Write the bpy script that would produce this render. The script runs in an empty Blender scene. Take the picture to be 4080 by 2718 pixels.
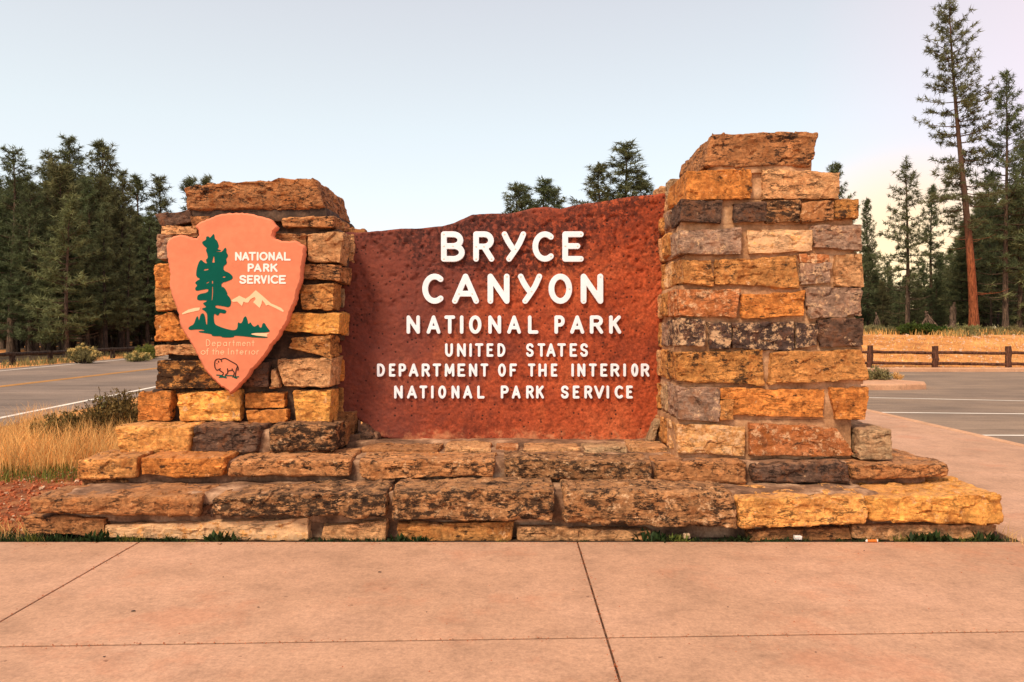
import bpy, bmesh, math, random
import numpy as np
from mathutils import Vector, Matrix
R = math.radians
scene = bpy.context.scene
COL = scene.collection

# ------------------------------------------------------------------ camera
FPX, HX, HY, EYE = 3000.0, 2040.0, 1310.0, 1.55      # focal length, principal column, horizon row (photo pixels), eye height
cam_d = bpy.data.cameras.new('camera')
cam_d.sensor_width = 36.0
cam_d.lens = 36.0 * FPX / 4080.0
cam_d.shift_y = -(1359.0 - HY) / 4080.0
cam_d.clip_start = 0.05
cam_d.clip_end = 2000.0
cam = bpy.data.objects.new('camera', cam_d)
COL.objects.link(cam)
cam.location = (0, 0, EYE)
cam.rotation_euler = (R(90), 0, 0)
scene.camera = cam
scene.render.resolution_x, scene.render.resolution_y = 1024, 682

# ------------------------------------------------------------------ light
SUN_EL, SUN_AZ = 50.0, 212.0          # azimuth clockwise from +Y (camera looks along +Y): the light comes from behind the camera's left shoulder
scene.view_settings.view_transform = 'Standard'
scene.view_settings.look = 'None'
scene.view_settings.exposure = 0.45
scene.view_settings.gamma = 1.0
sun_d = bpy.data.lights.new('sun', 'SUN')
sun_d.energy = 2.9
sun_d.angle = R(13)
sun_d.color = (1.0, 0.83, 0.64)
sun = bpy.data.objects.new('sun', sun_d)
COL.objects.link(sun)
sd = Vector((math.sin(R(SUN_AZ)) * math.cos(R(SUN_EL)), math.cos(R(SUN_AZ)) * math.cos(R(SUN_EL)), math.sin(R(SUN_EL))))
sun.rotation_euler = sd.to_track_quat('Z', 'Y').to_euler()

W = bpy.data.worlds.new('World')
scene.world = W
W.use_nodes = True
nt = W.node_tree
for n in list(nt.nodes): nt.nodes.remove(n)
def nn(t, typ, **kw):
    n = t.nodes.new(typ)
    for k, v in kw.items():
        if k.startswith('i_'):
            key = k[2:]
            n.inputs[int(key) if key.isdigit() else key.replace('_', ' ')].default_value = v
        else: setattr(n, k, v)
    return n
sky = nn(nt, 'ShaderNodeTexSky', sky_type='NISHITA', sun_disc=False)
sky.sun_elevation = R(SUN_EL); sky.sun_rotation = R(SUN_AZ)
sky.altitude = 2400; sky.air_density = 1.0; sky.dust_density = 1.5; sky.ozone_density = 1.0
bg1 = nn(nt, 'ShaderNodeBackground'); bg1.inputs[1].default_value = 0.05
nt.links.new(sky.outputs[0], bg1.inputs[0])
tc = nn(nt, 'ShaderNodeTexCoord')
sep = nn(nt, 'ShaderNodeSeparateXYZ')
nt.links.new(tc.outputs['Generated'], sep.inputs[0])
ramp = nn(nt, 'ShaderNodeValToRGB')
cr = ramp.color_ramp
cr.elements[0].position = 0.0; cr.elements[0].color = (0.74, 0.62, 0.44, 1)
cr.elements[1].position = 1.0; cr.elements[1].color = (0.36, 0.32, 0.28, 1)
for p, c in ((0.05, (0.74, 0.68, 0.60, 1)), (0.13, (0.70, 0.69, 0.62, 1)), (0.25, (0.65, 0.67, 0.61, 1)), (0.40, (0.575, 0.565, 0.54, 1)), (0.55, (0.50, 0.46, 0.42, 1))):
    e = cr.elements.new(p); e.color = c
nt.links.new(sep.outputs[2], ramp.inputs[0])
# pink evening veil towards the right-hand side of the sky
pk = nn(nt, 'ShaderNodeMapRange'); pk.inputs[1].default_value = 0.34; pk.inputs[2].default_value = 0.62
nt.links.new(sep.outputs[0], pk.inputs[0])
mixp = nn(nt, 'ShaderNodeMixRGB'); mixp.inputs[2].default_value = (0.80, 0.60, 0.58, 1)
nt.links.new(pk.outputs[0], mixp.inputs[0]); nt.links.new(ramp.outputs[0], mixp.inputs[1])
# sunset glow low behind the trees
gd = Vector((1560, 3000, 150)).normalized()
dot = nn(nt, 'ShaderNodeVectorMath', operation='DOT_PRODUCT'); dot.inputs[1].default_value = gd
nt.links.new(tc.outputs['Generated'], dot.inputs[0])
gm = nn(nt, 'ShaderNodeMapRange', interpolation_type='SMOOTHSTEP'); gm.inputs[1].default_value = 0.983; gm.inputs[2].default_value = 1.0
nt.links.new(dot.outputs['Value'], gm.inputs[0])
mixg = nn(nt, 'ShaderNodeMixRGB'); mixg.inputs[2].default_value = (1.05, 0.60, 0.10, 1)
nt.links.new(gm.outputs[0], mixg.inputs[0]); nt.links.new(mixp.outputs[0], mixg.inputs[1])
bg2 = nn(nt, 'ShaderNodeBackground'); bg2.inputs[1].default_value = 0.80
nt.links.new(mixg.outputs[0], bg2.inputs[0])
add = nn(nt, 'ShaderNodeAddShader')
nt.links.new(bg1.outputs[0], add.inputs[0]); nt.links.new(bg2.outputs[0], add.inputs[1])
wo = nn(nt, 'ShaderNodeOutputWorld')
nt.links.new(add.outputs[0], wo.inputs[0])

# ------------------------------------------------------------------ helpers
def lin(c):
    return tuple((v / 255 / 12.92) if v / 255 <= 0.04045 else ((v / 255 + 0.055) / 1.055) ** 2.4 for v in c)
def wx(px, Y): return (px - HX) / FPX * Y
def wz(py, Y): return EYE - (py - HY) / FPX * Y
def gnd(px, py, z=0.0):
    Y = (EYE - z) * FPX / (py - HY)
    return wx(px, Y), Y

def hashv(ix, iy, iz, seed):
    h = (ix.astype(np.int64) * 374761393 + iy.astype(np.int64) * 668265263 + iz.astype(np.int64) * 2147483647 + seed * 974634541) & 0xFFFFFFFF
    h = ((h ^ (h >> 13)) * 1274126177) & 0xFFFFFFFF
    h = ((h ^ (h >> 16)) * 2246822519) & 0xFFFFFFFF
    h = h ^ (h >> 15)
    return (h & 0xFFFFFF).astype(np.float64) / 0xFFFFFF * 2 - 1
def vnoise(p, seed=0):
    i = np.floor(p).astype(np.int64); f = p - i; u = f * f * (3 - 2 * f)
    r = 0
    for dx in (0, 1):
        for dy in (0, 1):
            for dz in (0, 1):
                w = (u[:, 0] if dx else 1 - u[:, 0]) * (u[:, 1] if dy else 1 - u[:, 1]) * (u[:, 2] if dz else 1 - u[:, 2])
                r = r + w * hashv(i[:, 0] + dx, i[:, 1] + dy, i[:, 2] + dz, seed)
    return r
def fbm(p, seed=0, octv=4, gain=0.5):
    a, s = 1.0, 0
    for o in range(octv):
        s = s + a * vnoise(p * (2.03 ** o) + 17.3 * o, seed + o)
        a *= gain
    return s

def facets(p, seed):
    """quarried faces: nearest-cell noise, every cell a tilted plane"""
    i0 = np.floor(p).astype(np.int64); best = np.full(len(p), 1e9); val = np.zeros(len(p))
    for dx in (-1, 0, 1):
        for dy in (-1, 0, 1):
            for dz in (-1, 0, 1):
                a, b, c = i0[:, 0] + dx, i0[:, 1] + dy, i0[:, 2] + dz
                o = np.stack([hashv(a, b, c, seed), hashv(a, b, c, seed + 1), hashv(a, b, c, seed + 2)], 1)
                d = p - (np.stack([a, b, c], 1) + 0.5 + 0.45 * o); r2 = (d * d).sum(1); m = r2 < best
                best = np.where(m, r2, best); val = np.where(m, 0.6 * o[:, 0] + (d * o[:, ::-1]).sum(1) * 0.9, val)
    return val

def mesh_np(name, verts, faces, mat, parent=None, origin=(0, 0, 0), smooth=True, sharp=None, attr=None):
    """one mesh object from numpy arrays; verts in world space, origin = where its parent stands"""
    verts = np.asarray(verts, dtype=np.float64) - np.asarray(origin)
    faces = np.asarray(faces)
    me = bpy.data.meshes.new(name)
    n, k = faces.shape
    me.vertices.add(len(verts)); me.vertices.foreach_set('co', verts.astype(np.float32).ravel())
    me.loops.add(n * k); me.loops.foreach_set('vertex_index', faces.astype(np.int32).ravel())
    me.polygons.add(n); me.polygons.foreach_set('loop_start', np.arange(0, n * k, k, dtype=np.int32))
    me.polygons.foreach_set('use_smooth', np.full(n, smooth))
    me.update(calc_edges=True)
    if attr is not None:
        a = me.color_attributes.new('tint', 'FLOAT_COLOR', 'POINT')
        c = np.ones((len(verts), 4), dtype=np.float32); c[:, :3] = np.asarray(attr)[:, None] if np.ndim(attr) == 1 else attr
        a.data.foreach_set('color', c.ravel())
    if sharp: me.set_sharp_from_angle(angle=R(sharp))
    if mat: me.materials.append(mat)
    o = bpy.data.objects.new(name, me)
    COL.objects.link(o)
    if parent is not None: o.parent = parent
    else: o.location = origin
    return o
def tag(o, label=None, cat=None, group=None, kind=None):
    if label: o['label'] = label
    if cat: o['category'] = cat
    if group: o['group'] = group
    if kind: o['kind'] = kind
    return o
def empty(name, loc, label, cat, group=None):
    o = bpy.data.objects.new(name, None); COL.objects.link(o)
    o.location = loc; o.empty_display_size = 0.2
    return tag(o, label, cat, group)

class Geo:
    def __init__(s): s.v = []; s.f = []; s.n = 0; s.a = []
    def add(s, v, f, a=None):
        v = np.asarray(v, dtype=np.float64).reshape(-1, 3); f = np.asarray(f, dtype=np.int64)
        s.v.append(v); s.f.append(f + s.n); s.n += len(v)
        if a is not None: s.a.append(np.broadcast_to(np.asarray(a, dtype=np.float64), (len(v),)))
    def arr(s): return np.concatenate(s.v), np.concatenate(s.f)
    def build(s, name, mat, parent=None, origin=(0, 0, 0), smooth=True, sharp=None):
        v, f = s.arr()
        return mesh_np(name, v, f, mat, parent, origin, smooth, sharp, np.concatenate(s.a) if s.a else None)

_lat = {}
def lattice(nx, ny, nz):
    key = (nx, ny, nz)
    if key in _lat: return _lat[key]
    m = np.ones((nx + 1, ny + 1, nz + 1), bool); m[1:-1, 1:-1, 1:-1] = False
    ids = np.full(m.shape, -1); ids[m] = np.arange(m.sum())
    P = np.argwhere(m) / np.array([nx, ny, nz])
    F = []
    def q(a, b, c, d): F.append(np.stack([a.ravel(), b.ravel(), c.ravel(), d.ravel()], 1))
    for i, rev in ((0, 0), (nx, 1)):
        g = ids[i]; a, b, c, d = g[:-1, :-1], g[:-1, 1:], g[1:, 1:], g[1:, :-1]
        q(a, d, c, b) if rev else q(a, b, c, d)
    for j, rev in ((0, 0), (ny, 1)):
        g = ids[:, j]; a, b, c, d = g[:-1, :-1], g[1:, :-1], g[1:, 1:], g[:-1, 1:]
        q(a, d, c, b) if rev else q(a, b, c, d)
    for k, rev in ((0, 0), (nz, 1)):
        g = ids[:, :, k]; a, b, c, d = g[:-1, :-1], g[:-1, 1:], g[1:, 1:], g[1:, :-1]
        q(a, d, c, b) if rev else q(a, b, c, d)
    _lat[key] = (P, np.concatenate(F))
    return _lat[key]

def rock_geo(quad, Y0, Y1, seed, res=0.0105, r=0.008, amp=0.007, ledge=0.004, warp=0.012, mapf=None, slope=0.0, yaw=0.0, freq=9.0, facet=1.35):
    """rough quarried block: front outline quad TL,TR,BR,BL in (x,z), from depth Y0 to Y1"""
    q = np.asarray(quad, dtype=np.float64)
    wd = max(np.linalg.norm(q[1] - q[0]), np.linalg.norm(q[2] - q[3])); ht = max(np.linalg.norm(q[3] - q[0]), np.linalg.norm(q[2] - q[1])); dp = Y1 - Y0
    nx = max(3, int(wd / res)); nz = max(3, int(ht / res)); ny = max(3, int(dp / (res * 1.6)))
    P, F = lattice(nx, ny, nz)
    h = np.array([wd, dp, ht]) / 2
    p = (P * 2 - 1) * h
    off = np.array([seed * 3.17 % 50, seed * 7.73 % 50, seed * 1.37 % 50])
    rv = np.clip(r * (0.9 + 0.9 * vnoise(p * 7 + off, seed)), 0.004, 0.45 * h.min())[:, None]
    inner = np.clip(p, -(h - rv), h - rv)
    d = p - inner; ln = np.linalg.norm(d, axis=1, keepdims=True); nrm = d / np.maximum(ln, 1e-9)
    p = inner + nrm * np.minimum(ln, rv)
    ns = p * freq + off
    disp = amp * (fbm(ns, seed, 4) + 0.5 * (np.abs(vnoise(p * freq * 0.8 + off, seed + 9)) - 0.5))
    st = p * np.array([2.0, 2.0, 30.0]) + off + 0.35 * vnoise(p * 4 + off, seed + 4)[:, None]
    disp += ledge * (np.round(vnoise(st, seed + 5) * 2) / 2 * 0.6 + 0.4 * vnoise(st * 2.1, seed + 6)) * (1 - np.abs(nrm[:, 2]))
    # chipped facets
    if facet: disp += amp * facet * facets(p * np.array([9.0, 9.0, 13.0]) + off + 0.5 * vnoise(p * 9 + off, seed + 8)[:, None], seed + 20)
    fc = vnoise(p * 5 + off * 2, seed + 7); disp -= amp * 2.0 * np.clip(fc - 0.25, 0, 1)
    p = p + nrm * disp[:, None]
    wv = np.stack([vnoise(p * 4 + off, seed + 11), 0 * ln[:, 0], vnoise(p * 4 + off + 31, seed + 12)], 1)
    p = p + wv * warp
    s = (p[:, 0] / h[0] + 1) / 2; t = (p[:, 2] / h[2] + 1) / 2; y = (Y0 + Y1) / 2 + p[:, 1]
    if mapf: X, Z = mapf(s, t)
    else:
        TL, TR, BR, BL = q
        X = (1 - s) * (t * TL[0] + (1 - t) * BL[0]) + s * (t * TR[0] + (1 - t) * BR[0])
        Z = (1 - s) * (t * TL[1] + (1 - t) * BL[1]) + s * (t * TR[1] + (1 - t) * BR[1])
    if slope: Z = Z + (y - Y0) * slope * np.clip(t, 0, 1)
    if slope == 0 and yaw: y = y + (X - X.mean()) * yaw
    return np.stack([X, y, Z], 1), F

# ------------------------------------------------------------------ materials
def material(name):
    m = bpy.data.materials.new(name); m.use_nodes = True
    t = m.node_tree
    b = t.nodes['Principled BSDF']
    b.inputs['Roughness'].default_value = 0.9
    b.inputs['Specular IOR Level'].default_value = 0.25
    return m, t, b
def noise(t, vec, scale, detail=6, rough=0.6, lac=2.0, dist=0.0):
    n = nn(t, 'ShaderNodeTexNoise')
    n.inputs['Scale'].default_value = scale; n.inputs['Detail'].default_value = detail; n.inputs['Roughness'].default_value = rough
    n.inputs['Distortion'].default_value = dist
    if vec is not None: t.links.new(vec, n.inputs['Vector'])
    return n.outputs['Fac']
def ramp_(t, fac, *stops):
    r = nn(t, 'ShaderNodeValToRGB'); e = r.color_ramp.elements
    def c4(c): return (c, c, c, 1) if isinstance(c, (int, float)) else tuple(c) + (1,)
    e[0].position = stops[0][0]; e[0].color = c4(stops[0][1])
    e[1].position = stops[-1][0]; e[1].color = c4(stops[-1][1])
    for p, c in stops[1:-1]:
        x = e.new(p); x.color = c4(c)
    t.links.new(fac, r.inputs[0])
    return r.outputs[0]
def mix(t, fac, a, b, mode='MIX'):
    m = nn(t, 'ShaderNodeMixRGB', blend_type=mode)
    for i, v in ((0, fac), (1, a), (2, b)):
        if isinstance(v, (int, float)): m.inputs[i].default_value = v if i == 0 else (v, v, v, 1)
        elif isinstance(v, tuple): m.inputs[i].default_value = v + (1,) if len(v) == 3 else v
        else: t.links.new(v, m.inputs[i])
    return m.outputs[0]
def mathn(t, op, a, b=0.0, clamp=False):
    m = nn(t, 'ShaderNodeMath', operation=op); m.use_clamp = clamp
    for i, v in ((0, a), (1, b)):
        if isinstance(v, (int, float)): m.inputs[i].default_value = v
        else: t.links.new(v, m.inputs[i])
    return m.outputs[0]
def step(t, v, lo, hi):
    m = nn(t, 'ShaderNodeMapRange', interpolation_type='SMOOTHSTEP')
    for i, x in ((0, v), (1, lo), (2, hi)):
        if isinstance(x, (int, float)): m.inputs[i].default_value = x
        else: t.links.new(x, m.inputs[i])
    return m.outputs[0]
def mapping(t, vec, scale=(1, 1, 1), loc=None):
    m = nn(t, 'ShaderNodeMapping'); m.inputs['Scale'].default_value = scale
    t.links.new(vec, m.inputs['Vector'])
    if loc is not None: t.links.new(loc, m.inputs['Location'])
    return m.outputs[0]
def bump(t, b, h, strength=0.5, dist=0.01, prev=None):
    n = nn(t, 'ShaderNodeBump'); n.inputs['Strength'].default_value = strength; n.inputs['Distance'].default_value = dist
    t.links.new(h, n.inputs['Height'])
    if prev is not None: t.links.new(prev, n.inputs['Normal'])
    t.links.new(n.outputs[0], b.inputs['Normal'])
    return n.outputs[0]

# sandstone: each stone carries its own colour and its own amount of black lichen, pale scale, rust and bedding
STONE, t, b = material('sandstone')
tcn = nn(t, 'ShaderNodeTexCoord'); oi = nn(t, 'ShaderNodeObjectInfo')
offs = nn(t, 'ShaderNodeVectorMath', operation='SCALE'); offs.inputs[0].default_value = (37, 61, 23); t.links.new(oi.outputs['Random'], offs.inputs['Scale'])
vec = nn(t, 'ShaderNodeVectorMath', operation='ADD'); t.links.new(tcn.outputs['Object'], vec.inputs[0]); t.links.new(offs.outputs[0], vec.inputs[1])
V = vec.outputs[0]
def oattr(name):
    a = nn(t, 'ShaderNodeAttribute', attribute_type='OBJECT', attribute_name=name); return a.outputs['Fac']
base = oi.outputs['Color']
n1 = noise(t, V, 5, 5, 0.6); n2 = noise(t, V, 30, 8, 0.76); n3 = noise(t, V, 12, 10, 0.72, dist=0.15)
VS = mapping(t, V, (3.5, 3.5, 15)); ns = noise(t, VS, 2.4, 10, 0.72, dist=0.25)
c = mix(t, 1.0, base, ramp_(t, n1, (0.28, 0.62), (0.5, 1.0), (0.72, 1.30)), 'MULTIPLY')
c = mix(t, 1.0, c, ramp_(t, n2, (0.32, 0.45), (0.5, 1.05), (0.68, 1.55)), 'MULTIPLY')
c = mix(t, 0.8, c, mix(t, 1.0, c, ramp_(t, n3, (0.34, 0.42), (0.46, 1.0), (0.64, 1.30)), 'MULTIPLY'))
c = mix(t, oattr('bed'), c, mix(t, 1.0, c, ramp_(t, ns, (0.34, 0.45), (0.44, 1.0), (0.58, 1.22), (0.66, 0.70)), 'MULTIPLY'))
rn = noise(t, V, 9.0, 10, 0.75, dist=0.1)
c = mix(t, mathn(t, 'MULTIPLY', step(t, rn, 0.50, 0.58), oattr('rust')), c, lin((172, 98, 42)))
pn = noise(t, V, 13.0, 10, 0.80)
pth = mathn(t, 'SUBTRACT', 0.68, mathn(t, 'MULTIPLY', oattr('pale'), 0.24))
c = mix(t, mathn(t, 'MULTIPLY', step(t, pn, pth, mathn(t, 'ADD', pth, 0.06)), 0.80), c, lin((236, 190, 142)))
dn = noise(t, mapping(t, V, (1, 1, 1.9)), 9.0, 10, 0.80)
dth = mathn(t, 'SUBTRACT', 0.68, mathn(t, 'MULTIPLY', oattr('dark'), 0.25))
c = mix(t, mathn(t, 'MULTIPLY', step(t, dn, dth, mathn(t, 'ADD', dth, 0.07)), 0.90), c, lin((36, 26, 20)))
t.links.new(c, b.inputs['Base Color'])
hb = mathn(t, 'ADD', mathn(t, 'ADD', mathn(t, 'MULTIPLY', n2, 0.8), mathn(t, 'MULTIPLY', ns, 0.7)), mathn(t, 'MULTIPLY', n3, 0.9))
vc = mapping(t, V, (2.2, 2.2, 8.0)); kn = noise(t, vc, 1.6, 8, 0.62, dist=0.3)
crk = step(t, mathn(t, 'ABSOLUTE', mathn(t, 'SUBTRACT', kn, 0.5)), 0.020, 0.004)
crk = mathn(t, 'MULTIPLY', crk, mathn(t, 'MULTIPLY', step(t, n1, 0.42, 0.56), oattr('bed')))
gn = nn(t, 'ShaderNodeNewGeometry'); gs = nn(t, 'ShaderNodeSeparateXYZ'); t.links.new(gn.outputs['True Normal'], gs.inputs[0])
dust = mathn(t, 'MULTIPLY', step(t, gs.outputs[2], 0.72, 0.97), mathn(t, 'MULTIPLY', step(t, n3, 0.36, 0.56), 0.45))
c = mix(t, dust, c, lin((182, 132, 92)))
c = mix(t, crk, c, lin((40, 26, 18)))
t.links.new(c, b.inputs['Base Color'])
hb = mathn(t, 'SUBTRACT', hb, mathn(t, 'MULTIPLY', crk, 0.6))
p1 = bump(t, b, hb, 1.0, 0.017)
nf = noise(t, V, 75, 6, 0.7)
bump(t, b, nf, 0.6, 0.004, p1)

def mortar_mat(name, c1, c2, c3):
    m, t, b = material(name)
    tcn = nn(t, 'ShaderNodeTexCoord'); V = tcn.outputs['Object']
    a = noise(t, V, 5, 6, 0.65); f = noise(t, V, 45, 6, 0.7)
    c = ramp_(t, a, (0.3, c1), (0.5, c2), (0.68, c3))
    c = mix(t, 1.0, c, ramp_(t, f, (0.3, 0.7), (0.7, 1.25)), 'MULTIPLY')
    t.links.new(c, b.inputs['Base Color'])
    p = bump(t, b, a, 0.6, 0.02); bump(t, b, f, 0.8, 0.006, p)
    return m
MORTAR_R = mortar_mat('pink_mortar', lin((128, 90, 60)), lin((180, 134, 94)), lin((216, 172, 130)))
MORTAR_L = mortar_mat('grey_mortar', lin((46, 36, 30)), lin((78, 60, 48)), lin((122, 94, 72)))
MORTAR_B = mortar_mat('tan_mortar', lin((78, 56, 42)), lin((138, 102, 76)), lin((206, 164, 128)))  # darkest tone deepened: contact shadow between the base stones painted into the mortar colour

# red sign slab
SLAB, t, b = material('red_painted_concrete')
tcn = nn(t, 'ShaderNodeTexCoord'); V = tcn.outputs['Object']
sp = nn(t, 'ShaderNodeSeparateXYZ'); t.links.new(V, sp.inputs[0])
a = noise(t, V, 1.6, 5, 0.6); f = noise(t, V, 16, 8, 0.7); g = noise(t, V, 55, 5, 0.6)
c = ramp_(t, a, (0.28, lin((112, 50, 34))), (0.5, lin((166, 73, 40))), (0.72, lin((188, 96, 56))))
c = mix(t, 1.0, c, ramp_(t, f, (0.30, 0.48), (0.5, 1.0), (0.70, 1.35)), 'MULTIPLY')
c = mix(t, 1.0, c, ramp_(t, g, (0.3, 0.62), (0.7, 1.35)), 'MULTIPLY')
# weathered purple-brown film over the upper left of the paint
wn = noise(t, V, 1.1, 7, 0.65)
wl = mathn(t, 'ADD', mathn(t, 'MULTIPLY', sp.outputs[0], -0.24), mathn(t, 'MULTIPLY', sp.outputs[2], 0.10))
wl = mathn(t, 'ADD', wl, mathn(t, 'MULTIPLY', wn, 0.9))
c = mix(t, mathn(t, 'MULTIPLY', step(t, wl, 0.36, 0.86), 0.80), c, lin((108, 60, 52)))
# black mould in the pores of the upper half
mn = noise(t, V, 3.2, 9, 0.72, dist=0.5); mp = noise(t, V, 22, 6, 0.65)
ml = mathn(t, 'ADD', mathn(t, 'MULTIPLY', sp.outputs[2], 0.085), mathn(t, 'MULTIPLY', mn, 0.7))
ex_ = mathn(t, 'MULTIPLY', sp.outputs[0], 1.0); ez_ = mathn(t, 'MULTIPLY', mathn(t, 'SUBTRACT', sp.outputs[2], 1.80), 3.2)
ed_ = mathn(t, 'SQRT', mathn(t, 'ADD', mathn(t, 'MULTIPLY', ex_, ex_), mathn(t, 'MULTIPLY', ez_, ez_)))
ml = mathn(t, 'ADD', ml, mathn(t, 'MULTIPLY', step(t, ed_, 1.25, 0.45), 0.10))
mf = mathn(t, 'MULTIPLY', step(t, ml, 0.45, 0.60), step(t, mp, 0.40, 0.54))
c = mix(t, mathn(t, 'MULTIPLY', mf, 0.75), c, lin((34, 22, 22)))
# worn pale scale along the foot
fn = noise(t, V, 7, 9, 0.72)
fl = mathn(t, 'SUBTRACT', mathn(t, 'MULTIPLY', fn, 1.0), mathn(t, 'MULTIPLY', sp.outputs[2], 0.9))
c = mix(t, mathn(t, 'MULTIPLY', step(t, fl, 0.42, 0.58), 0.6), c, lin((206, 140, 96)))
t.links.new(c, b.inputs['Base Color'])
vor = nn(t, 'ShaderNodeTexVoronoi'); vor.inputs['Scale'].default_value = 26; t.links.new(V, vor.inputs['Vector'])
pm = nn(t, 'ShaderNodeSeparateXYZ'); t.links.new(vor.outputs['Color'], pm.inputs[0])
pore = mathn(t, 'MULTIPLY', step(t, vor.outputs['Distance'], 0.30, 0.16), mathn(t, 'GREATER_THAN', mathn(t, 'ADD', pm.outputs[0], mathn(t, 'MULTIPLY', sp.outputs[2], 0.16)), 0.86))
c = mix(t, mathn(t, 'MULTIPLY', pore, 0.85), c, lin((38, 22, 20)))
t.links.new(c, b.inputs['Base Color'])
pit = mathn(t, 'MULTIPLY', step(t, vor.outputs['Distance'], 0.0, 0.32), step(t, a, 0.2, 0.6))
p1 = bump(t, b, f, 0.6, 0.010)
p2 = bump(t, b, vor.outputs['Distance'], 0.5, 0.010, p1)
bump(t, b, g, 0.7, 0.006, p2)

def paint(name, col, var=0.12, rough=0.55, scale=9, bmp=0.15, chips=0):
    m, t, b = material(name)
    tcn = nn(t, 'ShaderNodeTexCoord'); V = tcn.outputs['Object']
    a = noise(t, V, scale, 6, 0.65); f = noise(t, V, scale * 6, 5, 0.6)
    c = mix(t, 1.0, col, ramp_(t, a, (0.3, 1 - var), (0.7, 1 + var)), 'MULTIPLY')
    c = mix(t, 1.0, c, ramp_(t, f, (0.3, 1 - var * 0.5), (0.7, 1 + var * 0.5)), 'MULTIPLY')
    if chips: c = mix(t, mathn(t, 'MULTIPLY', step(t, noise(t, V, chips, 8, 0.75), 0.66, 0.70), 0.6), c, lin((128, 92, 70)))
    t.links.new(c, b.inputs['Base Color'])
    b.inputs['Roughness'].default_value = rough
    bump(t, b, f, bmp, 0.004)
    return m
LETTER = paint('off_white_enamel', lin((238, 240, 244)), 0.07, 0.5, 14, 0.1, 16)
SCREW = paint('dull_steel', lin((226, 214, 196)), 0.1, 0.5)
ARROW = paint('salmon_paint', lin((222, 130, 94)), 0.13, 0.85, 3.0, 0.4, 7)
GREEN = paint('green_paint', lin((2, 84, 70)), 0.07, 0.75, 6)
GREEN.node_tree.nodes['Principled BSDF'].inputs['Specular IOR Level'].default_value = 0.1
CREAM = paint('cream_paint', lin((245, 200, 156)), 0.05, 0.6, 6)
WHITE = paint('white_paint', lin((244, 232, 222)), 0.05, 0.55, 6)
BLACKP = paint('dark_brown_paint', lin((52, 26, 20)), 0.1, 0.6, 6)

def concrete(name, c1, c2, c3):
    m, t, b = material(name)
    tcn = nn(t, 'ShaderNodeTexCoord'); V = tcn.outputs['Object']
    a = noise(t, V, 0.7, 6, 0.6); d = noise(t, V, 3.2, 8, 0.68); f = noise(t, V, 60, 6, 0.7); f2 = noise(t, V, 24, 8, 0.8); sp_ = noise(t, V, 15, 2, 0.5); w = noise(t, V, 5, 9, 0.75)
    c = ramp_(t, a, (0.32, c1), (0.5, c2), (0.68, c3))
    c = mix(t, 1.0, c, ramp_(t, d, (0.30, 0.78), (0.5, 1.0), (0.70, 1.12)), 'MULTIPLY')
    c = mix(t, 1.0, c, ramp_(t, f, (0.3, 0.80), (0.5, 1.0), (0.7, 1.16)), 'MULTIPLY')
    c = mix(t, mathn(t, 'MULTIPLY', step(t, noise(t, V, 0.9, 7, 0.7), 0.52, 0.64), 0.40), c, lin((188, 126, 94)))
    c = mix(t, mathn(t, 'MULTIPLY', step(t, noise(t, V, 1.7, 9, 0.75, dist=0.5), 0.58, 0.70), 0.35), c, lin((150, 116, 94)))
    c = mix(t, 1.0, c, ramp_(t, f2, (0.30, 0.74), (0.5, 1.0), (0.70, 1.20)), 'MULTIPLY')
    c = mix(t, mathn(t, 'MULTIPLY', step(t, sp_, 0.735, 0.765), 0.55), c, lin((92, 62, 48)))
    c = mix(t, mathn(t, 'MULTIPLY', step(t, w, 0.68, 0.76), 0.45), c, lin((246, 204, 170)))
    t.links.new(c, b.inputs['Base Color'])
    b.inputs['Roughness'].default_value = 0.85
    p = bump(t, b, f, 0.35, 0.003); bump(t, b, d, 0.25, 0.01, p)
    return m
PAVE = concrete('pink_concrete', lin((176, 136, 108)), lin((188, 145, 116)), lin((196, 152, 124)))
KERB = concrete('kerb_concrete', lin((192, 142, 108)), lin((200, 152, 116)), lin((208, 160, 126)))

def asphalt(name, base, warm):
    m, t, b = material(name)
    tcn = nn(t, 'ShaderNodeTexCoord'); V = tcn.outputs['Object']
    a = noise(t, V, 0.35, 6, 0.65); s = noise(t, mapping(t, V, (0.25, 2.2, 1)), 1.2, 7, 0.65); f = noise(t, V, 55, 4, 0.7)
    c = ramp_(t, a, (0.3, base), (0.7, warm))
    c = mix(t, 1.0, c, ramp_(t, s, (0.3, 0.72), (0.5, 1.0), (0.7, 1.2)), 'MULTIPLY')
    c = mix(t, 1.0, c, ramp_(t, f, (0.3, 0.65), (0.5, 1.0), (0.72, 1.5)), 'MULTIPLY')
    t.links.new(c, b.inputs['Base Color'])
    bump(t, b, f, 0.5, 0.006)
    return m
ASPH = asphalt('grey_asphalt', lin((116, 99, 85)), lin((152, 128, 106)))
ROADM = asphalt('worn_asphalt', lin((112, 97, 86)), lin((146, 125, 108)))
def stripe(name, col):
    m, t, b = material(name)
    V = nn(t, 'ShaderNodeTexCoord').outputs['Object']
    f = noise(t, V, 24, 7, 0.75); a = noise(t, V, 1.5, 5, 0.6)
    c = mix(t, step(t, f, 0.60, 0.70), col, lin((140, 122, 108)))
    c = mix(t, 1.0, c, ramp_(t, a, (0.3, 0.8), (0.7, 1.05)), 'MULTIPLY')
    t.links.new(c, b.inputs['Base Color'])
    return m
LINEW = stripe('white_road_paint', lin((238, 226, 210)))
LINEY = stripe('yellow_road_paint', lin((214, 148, 66)))

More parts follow.
